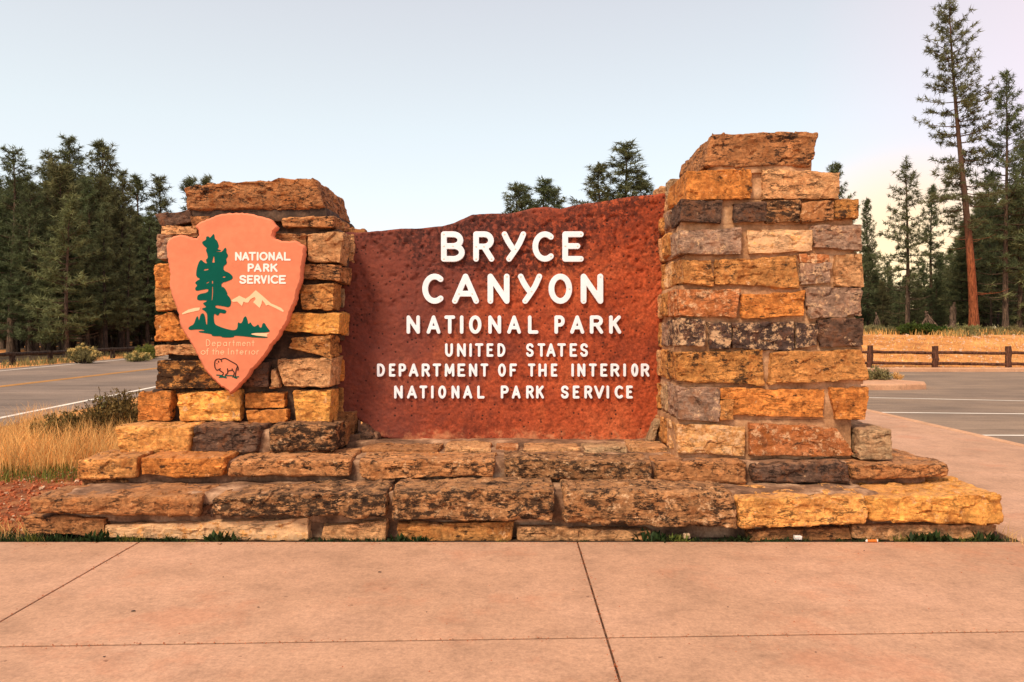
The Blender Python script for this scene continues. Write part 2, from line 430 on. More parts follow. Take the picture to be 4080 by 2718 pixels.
def earth(name, stops, scale=1.2, fine=30):
    m, t, b = material(name)
    V = nn(t, 'ShaderNodeTexCoord').outputs['Object']
    a = noise(t, V, scale, 8, 0.68); f = noise(t, V, fine, 6, 0.75)
    c = ramp_(t, a, *stops)
    c = mix(t, 1.0, c, ramp_(t, f, (0.28, 0.45), (0.5, 1.0), (0.72, 1.6)), 'MULTIPLY')
    t.links.new(c, b.inputs['Base Color'])
    p = bump(t, b, a, 0.6, 0.05); bump(t, b, f, 0.9, 0.02, p)
    return m
EARTH = earth('dry_earth', ((0.3, lin((156, 98, 52))), (0.5, lin((204, 136, 72))), (0.7, lin((226, 166, 100)))), 0.6, 9)
GRAVEL = earth('red_gravel', ((0.3, lin((92, 50, 28))), (0.5, lin((150, 86, 48))), (0.7, lin((198, 132, 82)))), 4, 40)
DUFF = earth('forest_floor', ((0.3, lin((40, 30, 20))), (0.5, lin((62, 48, 30))), (0.7, lin((96, 74, 46)))), 0.9, 8)
JOINT = earth('joint_dirt', ((0.3, lin((62, 40, 28))), (0.5, lin((98, 66, 46))), (0.7, lin((150, 108, 80)))), 9, 60)
SOIL = earth('dark_soil', ((0.3, lin((30, 24, 16))), (0.5, lin((58, 44, 28))), (0.7, lin((104, 74, 48)))), 7, 50)

def foliage(name, col, hue=0.04, trans=0.25, rough=0.7):
    m, t, b = material(name)
    at = nn(t, 'ShaderNodeAttribute', attribute_name='tint'); oi = nn(t, 'ShaderNodeObjectInfo')
    hs = nn(t, 'ShaderNodeHueSaturation'); hs.inputs['Color'].default_value = tuple(col) + (1,)
    hv = nn(t, 'ShaderNodeMapRange'); hv.inputs[3].default_value = 0.5 - hue; hv.inputs[4].default_value = 0.5 + hue * 0.6
    t.links.new(oi.outputs['Random'], hv.inputs[0]); t.links.new(hv.outputs[0], hs.inputs['Hue'])
    c = mix(t, 1.0, hs.outputs[0], at.outputs['Color'], 'MULTIPLY')
    t.links.new(c, b.inputs['Base Color']); b.inputs['Roughness'].default_value = rough
    tr = nn(t, 'ShaderNodeBsdfTranslucent'); t.links.new(c, tr.inputs[0])
    ms = nn(t, 'ShaderNodeMixShader'); ms.inputs[0].default_value = trans
    out = t.nodes['Material Output']
    t.links.new(b.outputs[0], ms.inputs[1]); t.links.new(tr.outputs[0], ms.inputs[2]); t.links.new(ms.outputs[0], out.inputs[0])
    return m
NEEDLE = foliage('pine_needles', (0.130, 0.146, 0.062), 0.03, 0.32)
NEEDLE_W = foliage('warm_pine_needles', (0.190, 0.190, 0.075), 0.03, 0.3)
DRYGRASS = foliage('golden_dry_grass', lin((238, 190, 112)), 0.01, 0.3)
GREENGRASS = foliage('low_green_grass', lin((118, 124, 52)), 0.02, 0.3)
WEED = foliage('dark_weed_leaves', lin((44, 62, 26)), 0.02, 0.2)
SHRUBD = foliage('dark_shrub_leaves', lin((116, 96, 46)), 0.01, 0.2)
SAGE = foliage('grey_green_sage', lin((136, 128, 80)), 0.02, 0.2)
YELLOWF = foliage('yellow_blooms', lin((222, 196, 120)), 0.01, 0.2)
BUSHG = foliage('manzanita_leaves', lin((64, 82, 26)), 0.02, 0.2)
def bark(name, c1, c2):
    m, t, b = material(name)
    V = nn(t, 'ShaderNodeTexCoord').outputs['Object']
    a = noise(t, mapping(t, V, (9, 9, 1.6)), 1.5, 7, 0.7, dist=0.6); f = noise(t, V, 14, 6, 0.7)
    c = ramp_(t, a, (0.36, tuple(x * 0.25 for x in c1)), (0.5, c1), (0.68, c2))
    c = mix(t, 1.0, c, ramp_(t, f, (0.3, 0.7), (0.7, 1.25)), 'MULTIPLY')
    t.links.new(c, b.inputs['Base Color']); bump(t, b, a, 0.9, 0.06)
    return m
BARK = bark('grey_brown_bark', lin((92, 72, 56)), lin((132, 104, 82)))
BARKD = bark('dark_bark', lin((60, 48, 40)), lin((92, 76, 62)))
BARKO = bark('orange_pine_bark', lin((140, 74, 42)), lin((178, 104, 64)))
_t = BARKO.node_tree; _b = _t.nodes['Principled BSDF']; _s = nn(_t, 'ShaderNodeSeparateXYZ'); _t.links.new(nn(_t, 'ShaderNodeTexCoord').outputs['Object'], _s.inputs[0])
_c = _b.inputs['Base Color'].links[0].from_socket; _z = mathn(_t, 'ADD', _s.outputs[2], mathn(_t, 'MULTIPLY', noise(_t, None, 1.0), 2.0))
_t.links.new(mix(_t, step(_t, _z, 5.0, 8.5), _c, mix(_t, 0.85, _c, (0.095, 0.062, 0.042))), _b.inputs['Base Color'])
RAIL = bark('weathered_rail', lin((92, 58, 42)), lin((126, 82, 60)))
RAILD = bark('dark_rail', lin((56, 44, 36)), lin((92, 74, 58)))
STICK = bark('dead_sticks', lin((104, 82, 66)), lin((146, 116, 94)))
PEB = paint('pebble_stone', lin((206, 168, 134)), 0.2, 0.8)
PEBR = paint('red_pebble', lin((170, 92, 54)), 0.35, 0.85, 20)
DARKLEAF = paint('dark_litter', lin((66, 56, 52)), 0.2, 0.7)
PAPER = paint('white_paper', lin((226, 214, 204)), 0.1, 0.7)
ORANGEP = paint('orange_paper', lin((206, 112, 40)), 0.1, 0.6)

# ------------------------------------------------------------------ ground, roads, pavement
def sstep(x, a, b):
    u = np.clip((x - a) / (b - a), 0, 1); return u * u * (3 - 2 * u)
def ground_z(x, y):
    x = np.asarray(x, float); y = np.asarray(y, float)
    low = -0.05 - 0.13 * sstep(x, 4.2, 5.5) * (1 - sstep(y, 29.3, 29.9))
    bank = sstep(x, 2, 9) * (0.16 * sstep(y, 30.2, 32.0) + 1.12 * sstep(y, 31.0, 41.5))
    roll = 0.05 * np.sin(x * 0.31) * np.sin(y * 0.27) * sstep(y, 42, 60)
    return low + bank + roll
gx = np.concatenate([[-500, -250, -130], np.arange(-90, -12, 2.0), np.arange(-12, 12, 0.25), np.arange(12, 92, 2.0), [130, 250, 500]])
gy = np.concatenate([[-80, -30, -12], np.arange(-6, 5, 0.5), np.arange(5, 16, 0.25), np.arange(16, 46, 0.5), np.arange(46, 120, 3.0), [160, 250, 500, 900]])
XX, YY = np.meshgrid(gx, gy, indexing='ij')
ZZ = ground_z(XX, YY)
pv = np.stack([XX.ravel(), YY.ravel(), ZZ.ravel()], 1)
pv[:, 2] += 0.02 * fbm(pv * np.array([0.9, 0.9, 0]), 3, 3) * sstep(pv[:, 1], 30.0, 33.0) * sstep(pv[:, 0], 6, 9)
gi = np.arange(len(pv)).reshape(len(gx), len(gy))
gf = np.stack([gi[:-1, :-1].ravel(), gi[1:, :-1].ravel(), gi[1:, 1:].ravel(), gi[:-1, 1:].ravel()], 1)
tag(mesh_np('ground', pv, gf, EARTH), kind='structure')
def sheet(name, pts, z, mat):
    v = np.array([(x, y, z) for x, y in pts]); me = bpy.data.meshes.new(name)
    me.from_pydata([tuple(p) for p in v], [], [list(range(len(v)))]); me.materials.append(mat)
    o = bpy.data.objects.new(name, me); COL.objects.link(o); return o
def line_pts(p, q, y0, y1):
    """the line through two ground points, cut at depths y0 and y1"""
    (xa, ya), (xb, yb) = p, q; m = (xb - xa) / (yb - ya)
    return [(xa + m * (y0 - ya), y0), (xa + m * (y1 - ya), y1)]
RZ = -0.035
near = (gnd(0, 1665, RZ), gnd(620, 1541, RZ)); mid = (gnd(0, 1540, RZ), gnd(620, 1468, RZ)); far = (gnd(0, 1478, RZ), gnd(640, 1419, RZ))
def band(name, ln, d0, d1, y0, y1, z, mat):
    a = line_pts(*ln, y0, y1)
    return tag(sheet(name, [(a[0][0] + d0, a[0][1]), (a[0][0] + d1, a[0][1]), (a[1][0] + d1, a[1][1]), (a[1][0] + d0, a[1][1])], z, mat), kind='structure')
a = line_pts(*far, -25, 160); b_ = line_pts(*near, -25, 160)
tag(sheet('road', [(a[0][0] - 0.9, -25), (b_[0][0] + 0.75, -25), (b_[1][0] + 0.75, 160), (a[1][0] - 0.9, 160)], RZ - 0.006, ROADM), kind='structure')
band('road_marking', near, -0.07, 0.07, -25, 160, RZ, LINEW)
band('road_marking', mid, -0.16, -0.05, -25, 160, RZ, LINEY)
band('road_marking', mid, 0.05, 0.16, -25, 160, RZ, LINEY)
band('road_marking', far, -0.07, 0.07, -25, 160, RZ, LINEW)
# forest floor left of the road and beyond
fl = [(-500, -60), (a[0][0] - 3.4, -60)] + [(x - 4.2, y) for x, y in line_pts(*far, 20, 60)] + [(-12, 75), (-12, 900), (-500, 900)]
tag(sheet('forest_floor', fl, -0.044, DUFF), kind='structure')
rf = Geo(); fx = np.arange(9, 120, 3.0); fy = np.arange(43.5, 130, 3.0); FX, FY = np.meshgrid(fx, fy, indexing='ij')
v = np.stack([FX.ravel(), FY.ravel(), ground_z(FX, FY).ravel() + 0.03], 1); ii = np.arange(len(v)).reshape(len(fx), len(fy))
rf.add(v, np.stack([ii[:-1, :-1].ravel(), ii[1:, :-1].ravel(), ii[1:, 1:].ravel(), ii[:-1, 1:].ravel()], 1))
tag(rf.build('forest_floor', DUFF), kind='structure')
# car park
AZ = -0.13
tag(sheet('car_park', [(6.86, -12), (70, -12), (70, 29.35), (4.0, 29.35), (4.0, 19.5), (6.86, 15.5)], AZ, ASPH), kind='structure')
for py, p2 in ((1586, 1598), (1644, 1650), (1734, 1736)):
    x0, y0 = gnd(3500, py, AZ); x1, y1 = gnd(4080, p2, AZ)
    xs = 7.15; m_ = (y1 - y0) / (x1 - x0); ya = y0 + m_ * (xs - x0); xe = xs + 8.0; ye = ya + m_ * 8.0
    tag(sheet('parking_line', [(xs, ya - 0.055), (xe, ye - 0.055), (xe, ye + 0.055), (xs, ya + 0.055)], AZ + 0.005, LINEW), kind='structure')
def slab_bm(bm, pts, z0, z1, bev=0.012):
    """a cast slab with eased upper edges"""
    n = len(pts); c = Vector((sum(p[0] for p in pts) / n, sum(p[1] for p in pts) / n))
    def ring(z, ins):
        out = []
        for i in range(n):
            p, q, r_ = Vector(pts[i - 1]), Vector(pts[i]), Vector(pts[(i + 1) % n])
            e1 = (q - p).normalized(); e2 = (r_ - q).normalized()
            n1 = Vector((-e1.y, e1.x)); n2 = Vector((-e2.y, e2.x)); m = (n1 + n2); m = m / max(m.dot(n1), 0.2)
            out.append(bm.verts.new((q.x + m.x * ins, q.y + m.y * ins, z)))
        return out
    A = ring(z0, 0); B = ring(z1 - bev, 0); C_ = ring(z1 - bev * 0.3, bev * 0.35); D = ring(z1, bev)
    for P, Q in ((A, B), (B, C_), (C_, D)):
        for i in range(n): bm.faces.new((P[i], P[(i + 1) % n], Q[(i + 1) % n], Q[i]))
    bm.faces.new(D)
def bm_obj(name, bm, mat, parent=None):
    bm.normal_update(); me = bpy.data.meshes.new(name); bm.to_mesh(me); bm.free(); me.materials.append(mat)
    o = bpy.data.objects.new(name, me); COL.objects.link(o); o.parent = parent; return o
bm = bmesh.new()
G_ = 0.009
xj = [-8.9, -5.8, -2.71, 0.476, 3.70, 6.70]
def yj(k, x): return (3.676 + 0.036 * (x + 2.5), 0.45, -2.8, -6.0)[k] if k >= 0 else 5.475
for i in range(5):
    for k in range(-1, 3):
        x0, x1 = xj[i] + 0.0055, xj[i + 1] - 0.0055
        slab_bm(bm, [(x0, yj(k + 1, x0) + G_), (x1, yj(k + 1, x1) + G_), (x1, yj(k, x1) - (G_ if k >= 0 or i == 4 else 0)), (x0, yj(k, x0) - (G_ if k >= 0 or i == 4 else 0))], -0.10, 0.0, 0.004)
ys = [5.475, 8.1, 11.2, 14.4, 16.2]
for k in range(4):
    slab_bm(bm, [(xj[4] + G_, ys[k] + G_), (xj[5] - G_, ys[k] + G_), (xj[5] - G_, ys[k + 1] - G_), (xj[4] + G_, ys[k + 1] - G_)], -0.10, 0.0, 0.004)
tag(bm_obj('pavement', bm, PAVE), kind='structure')
tag(sheet('joint_soil', [(-8.95, -6), (6.69, -6), (6.69, 5.47), (-8.95, 5.47)], -0.007, JOINT), kind='structure')
tag(sheet('joint_soil', [(3.6, 5.474), (6.69, 5.474), (6.69, 16.2), (3.6, 16.2)], -0.007, JOINT), kind='structure')
bm = bmesh.new()
for k in range(9):
    y0 = -6 + k * 2.5; slab_bm(bm, [(6.71, y0 + 0.004), (6.87, y0 + 0.004), (6.87, y0 + 2.496), (6.71, y0 + 2.496)], -0.2, 0.004, 0.02)
tag(bm_obj('kerb', bm, KERB), kind='structure')
bm = bmesh.new()
for k in range(24):
    x0 = 4 + k * 2.6; slab_bm(bm, [(x0 + 0.005, 29.35), (x0 + 2.595, 29.35), (x0 + 2.595, 29.75), (x0 + 0.005, 29.75)], -0.25, 0.02, 0.03)
tag(bm_obj('kerb', bm, KERB), kind='structure')
# kerbed island nose
bm = bmesh.new()
isl = [(4.4, 21.0), (10.6, 20.6), (11.5, 20.9), (11.9, 21.7), (11.5, 22.6), (10.4, 23.4), (8.6, 23.9), (4.4, 24.0)]
slab_bm(bm, isl, -0.3, 0.03, 0.035)
tag(bm_obj('traffic_island', bm, KERB), kind='structure')
sheet_soil = tag(sheet('soil_strip', [(-4.6, 5.476), (3.69, 5.476), (3.69, 5.75), (-4.6, 5.75)], -0.016, SOIL), kind='structure')
# gravel bed left of the monument
gp = [(-9.5, 5.476), (-2.6, 5.50), (-2.6, 8.3), (-4.4, 8.5), (-6, 8.0), (-9.5, 7.4)]
tag(sheet('gravel_bed', gp, -0.042, GRAVEL), kind='structure')
rng = np.random.default_rng(5)
def pebbles(n, xr, yr, s0, s1, zf, seed):
    rg = np.random.default_rng(seed); g = Geo()
    base = np.array([[1, 0, -.5], [-.5, .87, -.5], [-.5, -.87, -.5], [.5, .5, .5], [-.6, .3, .6], [.1, -.6, .6]])
    F = np.array([[3, 0, 1], [4, 1, 2], [5, 2, 0], [3, 1, 4], [4, 2, 5], [5, 0, 3], [3, 4, 5]])
    for _ in range(n):
        s = s0 + (s1 - s0) * rg.random() ** 3; a = rg.random() * 6.28
        x = rg.uniform(*xr); y = rg.uniform(*yr)
        M = np.array([[math.cos(a), -math.sin(a), 0], [math.sin(a), math.cos(a), 0], [0, 0, .7]])
        g.add((base * (0.75 + 0.5 * rg.random((6, 3)))) @ M.T * s + (x, y, zf(x, y) + s * 0.25), F)
    return g
tag(pebbles(5200, (-6.6, -2.7), (5.5, 8.4), 0.007, 0.034, lambda x, y: -0.04, 2).build('gravel_stones', PEBR, smooth=False), kind='stuff', label='reddish loose gravel beside the stone base')
tag(pebbles(900, (-6.6, -2.7), (5.5, 8.6), 0.006, 0.026, lambda x, y: -0.035, 12).build('gravel_stones', PEB, smooth=False), kind='stuff', label='pale chips among the reddish gravel beside the stone base')
tag(pebbles(2600, (8, 34), (30.0, 41), 0.02, 0.10, lambda x, y: float(ground_z(x, y)), 3).build('bank_stones', PEB, smooth=False), kind='stuff', label='pale loose stones over the dry orange bank')

# ------------------------------------------------------------------ the monument
def crop(x0, y0, s): return lambda x, y: (x0 + x * s, y0 + y * s)
c2 = crop(550, 650, 0.6696); c3 = crop(1350, 700, 0.7334); c4 = crop(2550, 450, 0.925)
c5 = crop(0, 1600, 0.5947); c6 = crop(1300, 1650, 0.5947); c7 = crop(2600, 1600, 0.6287); src = crop(0, 0, 1.0)
# colour, rust, dark, pale, bedding
KIND = {
 'och': ((184, 124, 64), .50, .62, .42, .45), 'ora': ((194, 120, 54), .6, .56, .36, .4), 'bri': ((224, 154, 72), .5, .22, .48, .35),
 'brn': ((162, 108, 62), .3, .66, .30, .7), 'tan': ((188, 136, 86), .3, .42, .42, .6), 'drk': ((92, 67, 50), .25, .65, .32, .6),
 'dpk': ((74, 56, 46), .2, .55, .76, .4), 'gpk': ((146, 114, 88), .3, .48, .62, .4), 'pal': ((206, 148, 86), .45, .28, .85, .35),
 'red': ((176, 106, 58), .6, .50, .74, .45), 'gry': ((166, 132, 92), .15, .30, .34, .5), 'ocd': ((176, 118, 58), .55, .95, .34, .4),
 'cap': ((158, 104, 60), .45, .72, .28, .8), 'wht': ((216, 152, 84), .5, .35, 1.0, .4), 'stp': ((172, 116, 68), .35, .66, .42, 1.0),
 'dkb': ((152, 106, 64), .3, .98, .56, .9), 'lgt': ((210, 146, 74), .4, .30, .44, .7)}
_seed = [10]
def set_stone(o, kind, jit=0.10):
    rg = random.Random(_seed[0] * 13 + 5)
    c, rust, dark, pale, bed = KIND[kind]
    k = 1 + rg.uniform(-jit, jit)
    o.color = tuple(min(1, v * k * m_) for v, m_ in zip(lin(c), (1.10, 1.13, 1.25)))+ (1,)
    o['rust'] = rust * rg.uniform(.7, 1.2); o['dark'] = dark * rg.uniform(.75, 1.0); o['pale'] = pale * rg.uniform(.8, 1.15); o['bed'] = min(1.0, bed * rg.uniform(.8, 1.2))
def stone(root, cr, pts, kind, Y, depth=0.35, name='stone', label=None, grow=3.0, **kw):
    _seed[0] += 1
    q = [cr(*p) for p in pts]; mx, my = sum(p[0] for p in q) / 4, sum(p[1] for p in q) / 4
    q = [(x + math.copysign(grow, x - mx), y + math.copysign(grow, y - my)) for x, y in q]; quad = [(wx(px, Y), wz(py, Y)) for px, py in q]
    v, f = rock_geo(quad, Y, Y + depth, _seed[0], **kw)
    o = mesh_np(name, v, f, STONE, root, root.location, True, 27)
    set_stone(o, kind)
    if label: o['label'] = label
    return o
def block(root, x0, x1, z0, z1, Y0, Y1, kind, name='stone', **kw):
    _seed[0] += 1
    v, f = rock_geo([(x0, z1), (x1, z1), (x1, z0), (x0, z0)], Y0, Y1, _seed[0], **kw)
    o = mesh_np(name, v, f, STONE, root, root.location, True, 27)
    set_stone(o, kind); return o
def core(root, boxes, mat, name='mortar', amp=0.010):
    g = Geo()
    for i, (x0, x1, z0, z1, Y0, Y1) in enumerate(boxes):
        v, f = rock_geo([(x0, z1), (x1, z1), (x1, z0), (x0, z0)], Y0, Y1, 500 + i, res=0.022, r=0.02, amp=amp, ledge=0.0, warp=0.008, freq=6, facet=0)
        g.add(v, f)
    return g.build(name, mat, root, root.location, True, 45)

# --- stepped base
base = empty('stone_base', (0, 6.2, 0), 'wide stepped base of rough ochre and brown sandstone blocks under the red sign slab', 'stone base')
YF, YL, YU, Y3 = 5.565, 5.50, 5.93, 6.22
F_ = [(c5, [(150, 775), (690, 790), (700, 910), (205, 880)], 'brn'), (c5, [(715, 835), (2050, 785), (2062, 935), (705, 905)], 'wht'),
      (src, [(1288, 2100), (1534, 2082), (1534, 2152), (1282, 2152)], 'tan'), (c6, [(480, 738), (1240, 735), (1232, 852), (470, 845)], 'och'),
      (c6, [(1282, 762), (1900, 772), (2165, 800), (2160, 858)], 'tan')]
for cr_, p, k in F_[:4]: stone(base, cr_, p, k, YF, 0.30)
stone(base, src, [(2062, 2104), (2590, 2116), (2588, 2152), (2062, 2156)], 'tan', YF, 0.3)
stone(base, src, [(2980, 2122), (3385, 2104), (3400, 2150), (2985, 2154)], 'brn', YF, 0.3)
stone(base, src, [(3395, 2098), (3975, 2092), (3962, 2144), (3400, 2146)], 'tan', YF, 0.3)
L_ = [(c5, [(185, 650), (1330, 632), (1320, 775), (210, 752)], 'brn', dict(r=0.07)), (src, [(856, 1982), (1535, 1962), (1530, 2056), (846, 2054)], 'dkb', {}),
      (c6, [(440, 518), (1530, 512), (1512, 715), (442, 712)], 'dkb', {}), (src, [(2248, 1955), (2924, 1968), (2934, 2108), (2250, 2086)], 'dkb', dict(r=0.04)),
      (c7, [(548, 622), (1345, 602), (1350, 772), (556, 806)], 'lgt', {}), (c7, [(1385, 620), (2215, 588), (2235, 778), (1382, 756)], 'bri', dict(r=0.035, amp=0.010))]
for i, (cr_, p, k, kw) in enumerate(L_):
    stone(base, cr_, p, k, YL, 0.46 if i < 5 else 1.25, **{**dict(r=0.024, ledge=0.007, amp=0.008), **kw})
stone(base, c5, [(1290, 700), (1440, 690), (1420, 770), (1330, 775)], 'drk', YL + 0.10, 0.3)
U_ = [(c5, [(520, 398), (918, 372), (906, 508), (520, 522)], 'och', .5), (c5, [(948, 384), (1502, 378), (1482, 508), (935, 502)], 'ora', .42),
      (c5, [(1550, 396), (2335, 393), (2332, 496), (1525, 492)], 'stp', .5), (c6, [(212, 318), (1132, 308), (1120, 412), (225, 436)], 'stp', .38),
      (c6, [(1188, 300), (2178, 330), (2176, 452), (1205, 430)], 'dkb', .40), (c7, [(25, 388), (600, 396), (600, 528), (25, 508)], 'brn', .35),
      (c7, [(632, 408), (1242, 396), (1246, 506), (642, 512)], 'drk', .35), (c7, [(1268, 404), (1868, 400), (1868, 476), (1280, 492)], 'brn', .95)]
for cr_, p, k, d in U_: stone(base, cr_, p, k, YU, d, r=0.022, ledge=0.007)
T_ = [(c5, [(758, 176), (1282, 166), (1250, 356), (800, 342)], 'lgt', .95), (c5, [(1292, 170), (1752, 172), (1722, 342), (1308, 342)], 'drk', .4), (c5, [(1795, 168), (2242, 165), (2236, 338), (1800, 336)], 'dkb', .42)]
for cr_, p, k, d in T_: stone(base, cr_, p, k, Y3, d, r=0.028, ledge=0.006)
zt = wz(1704, Y3); xr_ = wx(1332, Y3)
block(base, xr_ - 0.25, xr_ + 0.0, 0.52, zt - 0.01, Y3 + 0.44, Y3 + 0.62, 'brn'); block(base, xr_ - 0.25, xr_ + 0.03, 0.52, zt + 0.05, Y3 + 0.66, Y3 + 0.82, 'brn')
stone(base, c7, [(1322, 182), (1520, 186), (1524, 360), (1318, 366)], 'gry', 6.05, 0.75, label='square grey sandstone block at the outer foot of the taller pillar', r=0.012)
# flagstones on the upper tread, in front of the slab
for i, (x0, x1, y0, y1, k) in enumerate(((-1.28, -0.62, 6.40, 6.80, 'brn'), (-0.58, -0.18, 6.42, 6.82, 'tan'), (-0.14, 0.06, 6.52, 6.72, 'red'), (0.10, 0.58, 6.44, 6.80, 'tan'), (0.62, 0.98, 6.42, 6.84, 'gry'), (1.02, 1.34, 6.46, 6.80, 'tan'))):
    block(base, x0, x1, 0.40, 0.528 + 0.004 * (i % 3), y0, y1, k, r=0.015, amp=0.006, ledge=0.0)
# wedge stones closing the slab's lower corners
stone(base, c3, [(1722, 1330), (1752, 1330), (1712, 1462), (1672, 1462)], 'gry', 6.78, 0.16, r=0.02)
stone(base, c3, [(118, 1352), (150, 1362), (215, 1432), (120, 1440)], 'drk', 6.82, 0.16, r=0.02)
# outer ends and back of the base
for z0, z1, xa, xb, ya, k in ((0.16, 0.36, -3.42, -3.05, 5.98, 'brn'), (0.36, 0.50, -3.36, -3.0, 6.45, 'och')):
    block(base, xa, xb, z0, z1, ya, ya + 0.9, k); block(base, xa, xb, z0, z1, ya + 0.94, ya + 1.6, 'brn')
core(base, [(-3.30, 3.42, -0.05, 0.17, YF + 0.09, 7.9), (-3.36, 2.75, 0.10, 0.325, YL + 0.12, 7.9), (-3.30, 2.75, 0.30, 0.495, YU + 0.085, 7.85), (2.6, 3.40, -0.02, 0.19, YL + 0.12, 7.6), (2.6, 3.30, 0.15, 0.38, YU + 0.08, 7.6),
            (-3.12, -1.56, 0.48, wz(1704, Y3) - 0.02, Y3 + 0.05, 7.8), (-1.5, 1.6, 0.45, 0.535, 6.74, 7.05), (-1.60, -1.22, 0.45, 0.60, 6.84, 7.1), (1.28, 1.62, 0.45, 0.60, 6.84, 7.1)], MORTAR_B)

# --- taller pillar (right)
YR = 6.12
pr = empty('stone_pillar', (2.1, 6.7, 0.5), 'taller square pillar of multicoloured sandstone with pale pink mortar and a leaning capstone', 'pillar')
RP = [  # row: list of (quad, kind, inner?, outer?)
 [([(205, 252), (484, 243), (480, 360), (206, 370)], 'ora'), ([(535, 246), (858, 256), (850, 365), (540, 370)], 'tan')],
 [([(182, 376), (352, 384), (350, 474), (178, 466)], 'drk'), ([(402, 388), (540, 384), (545, 468), (410, 470)], 'drk'), ([(536, 384), (686, 376), (680, 464), (550, 468)], 'dkb'), ([(700, 393), (836, 378), (834, 460), (706, 474)], 'stp'), ([(838, 376), (942, 374), (940, 450), (842, 452)], 'ocd')],
 [([(176, 508), (436, 495), (430, 606), (176, 604)], 'gpk'), ([(460, 510), (735, 504), (738, 590), (475, 600)], 'wht'), ([(750, 490), (950, 481), (952, 584), (756, 580)], 'gpk')],
 [([(188, 632), (306, 632), (307, 742), (188, 728)], 'och'), ([(324, 640), (672, 620), (682, 752), (326, 737)], 'och'), ([(690, 610), (822, 612), (818, 643), (700, 645)], 'red'), ([(692, 650), (822, 653), (816, 727), (700, 738)], 'gpk'), ([(850, 612), (952, 608), (963, 742), (850, 742)], 'tan')],
 [([(170, 760), (430, 765), (410, 882), (172, 868)], 'red'), ([(446, 786), (712, 764), (708, 870), (445, 882)], 'ora'), ([(716, 754), (952, 754), (950, 872), (735, 880)], 'gpk')],
 [([(172, 890), (282, 895), (282, 1002), (172, 996)], 'dpk'), ([(298, 905), (388, 905), (386, 1013), (303, 1012)], 'dpk'), ([(398, 908), (660, 905), (658, 1024), (402, 1015)], 'dpk'), ([(672, 908), (765, 912), (764, 1000), (677, 1010)], 'dpk'), ([(766, 894), (960, 890), (960, 1002), (778, 1006)], 'drk')],
 [([(165, 1035), (527, 1020), (532, 1166), (165, 1150)], 'ocd'), ([(570, 1040), (950, 1018), (988, 1140), (560, 1168)], 'och')],
 [([(163, 1180), (344, 1182), (338, 1326), (165, 1312)], 'gpk'), ([(350, 1190), (458, 1190), (456, 1229), (350, 1232)], 'ora'), ([(346, 1238), (400, 1240), (400, 1322), (350, 1322)], 'och'), ([(408, 1195), (795, 1193), (790, 1310), (402, 1302)], 'ora'), ([(822, 1188), (980, 1188), (972, 1318), (848, 1324)], 'ora')],
 [([(162, 1342), (444, 1352), (446, 1477), (162, 1457)], 'pal'), ([(478, 1338), (840, 1360), (925, 1472), (480, 1474)], 'red')]]
cq = [c4(*p) for p in [(318, 92), (768, 86), (738, 227), (283, 230)]]
stone(pr, c4, [(318, 92), (768, 86), (738, 227), (283, 230)], 'cap', YR, 1.15, name='cap_stone', r=0.014, ledge=0.007, amp=0.008)
boxes = [(wx(c4(300, 0)[0], YR), wx(c4(745, 0)[0], YR), wz(c4(0, 262)[1], YR), wz(c4(0, 205)[1], YR), YR + 0.02, 7.3)]
inner_kind = ['ora', 'gpk', 'och', 'pal', 'och', 'gpk', 'och', 'gry', 'och']
for ri, row in enumerate(RP):
    zs = []; xs0 = []; xs1 = []
    for si, (pts, k) in enumerate(row):
        q = [c4(*p) for p in pts]; zs += [wz(p[1], YR) for p in q]; xs0.append(min(p[0] for p in q)); xs1.append(max(p[0] for p in q))
        first, last = si == 0, si == len(row) - 1
        stone(pr, c4, pts, k, YR + random.Random(ri * 7 + si).uniform(-0.012, 0.012), 0.42 if first or last else 0.28, r=0.007, amp=0.007, ledge=0.004, grow=3.6)
    z0, z1 = min(zs), max(zs); xi, xo = wx(min(xs0), YR), wx(max(xs1), YR)
    mid_ = YR + 0.46 + 0.12 * (ri % 3)
    k = inner_kind[ri]
    block(pr, xi - 0.008, xi + 0.2, z0 + 0.02, z1 - 0.015, YR + 0.45, YR + 0.72, k, r=0.02); block(pr, xi - 0.012, xi + 0.2, z0 + 0.01, z1 - 0.02, YR + 0.76, YR + 1.12, 'och' if ri % 2 else 'tan', r=0.02)
    block(pr, xo - 0.2, xo, z0 + 0.02, z1 - 0.02, YR + 0.46, YR + 1.12, ('och', 'gpk', 'brn')[ri % 3], r=0.02)
    zt_ = wz(c4(0, (262, 372, 480, 607, 746, 884, 1010, 1172, 1330)[ri] - (8 if ri == 0 else 0))[1], YR) + 0.015
    zb_ = wz(c4(0, (372, 480, 607, 746, 884, 1010, 1172, 1330, 1490)[ri])[1], YR) - 0.0
    boxes.append((xi + 0.022, xo - 0.024, zb_, zt_, YR + 0.050, 7.3))
boxes[-1] = (boxes[-1][0] - 0.02, boxes[-1][1] + 0.03, 0.46, boxes[-1][3], YR + 0.048, 7.3)
core(pr, boxes, MORTAR_R, amp=0.006)
# low stones closing the slab's upper corner against the pillar
block(pr, wx(2622, 7.0), wx(2665, 7.0) + 0.1, wz(768, 7.0) - 0.1, wz(737, 7.0), 6.98, 7.26, 'tan', r=0.04)
block(pr, wx(2655, 6.9), wx(2672, 6.9) + 0.1, wz(805, 6.9), wz(722, 6.9), 6.78, 6.93, 'gry', r=0.02)

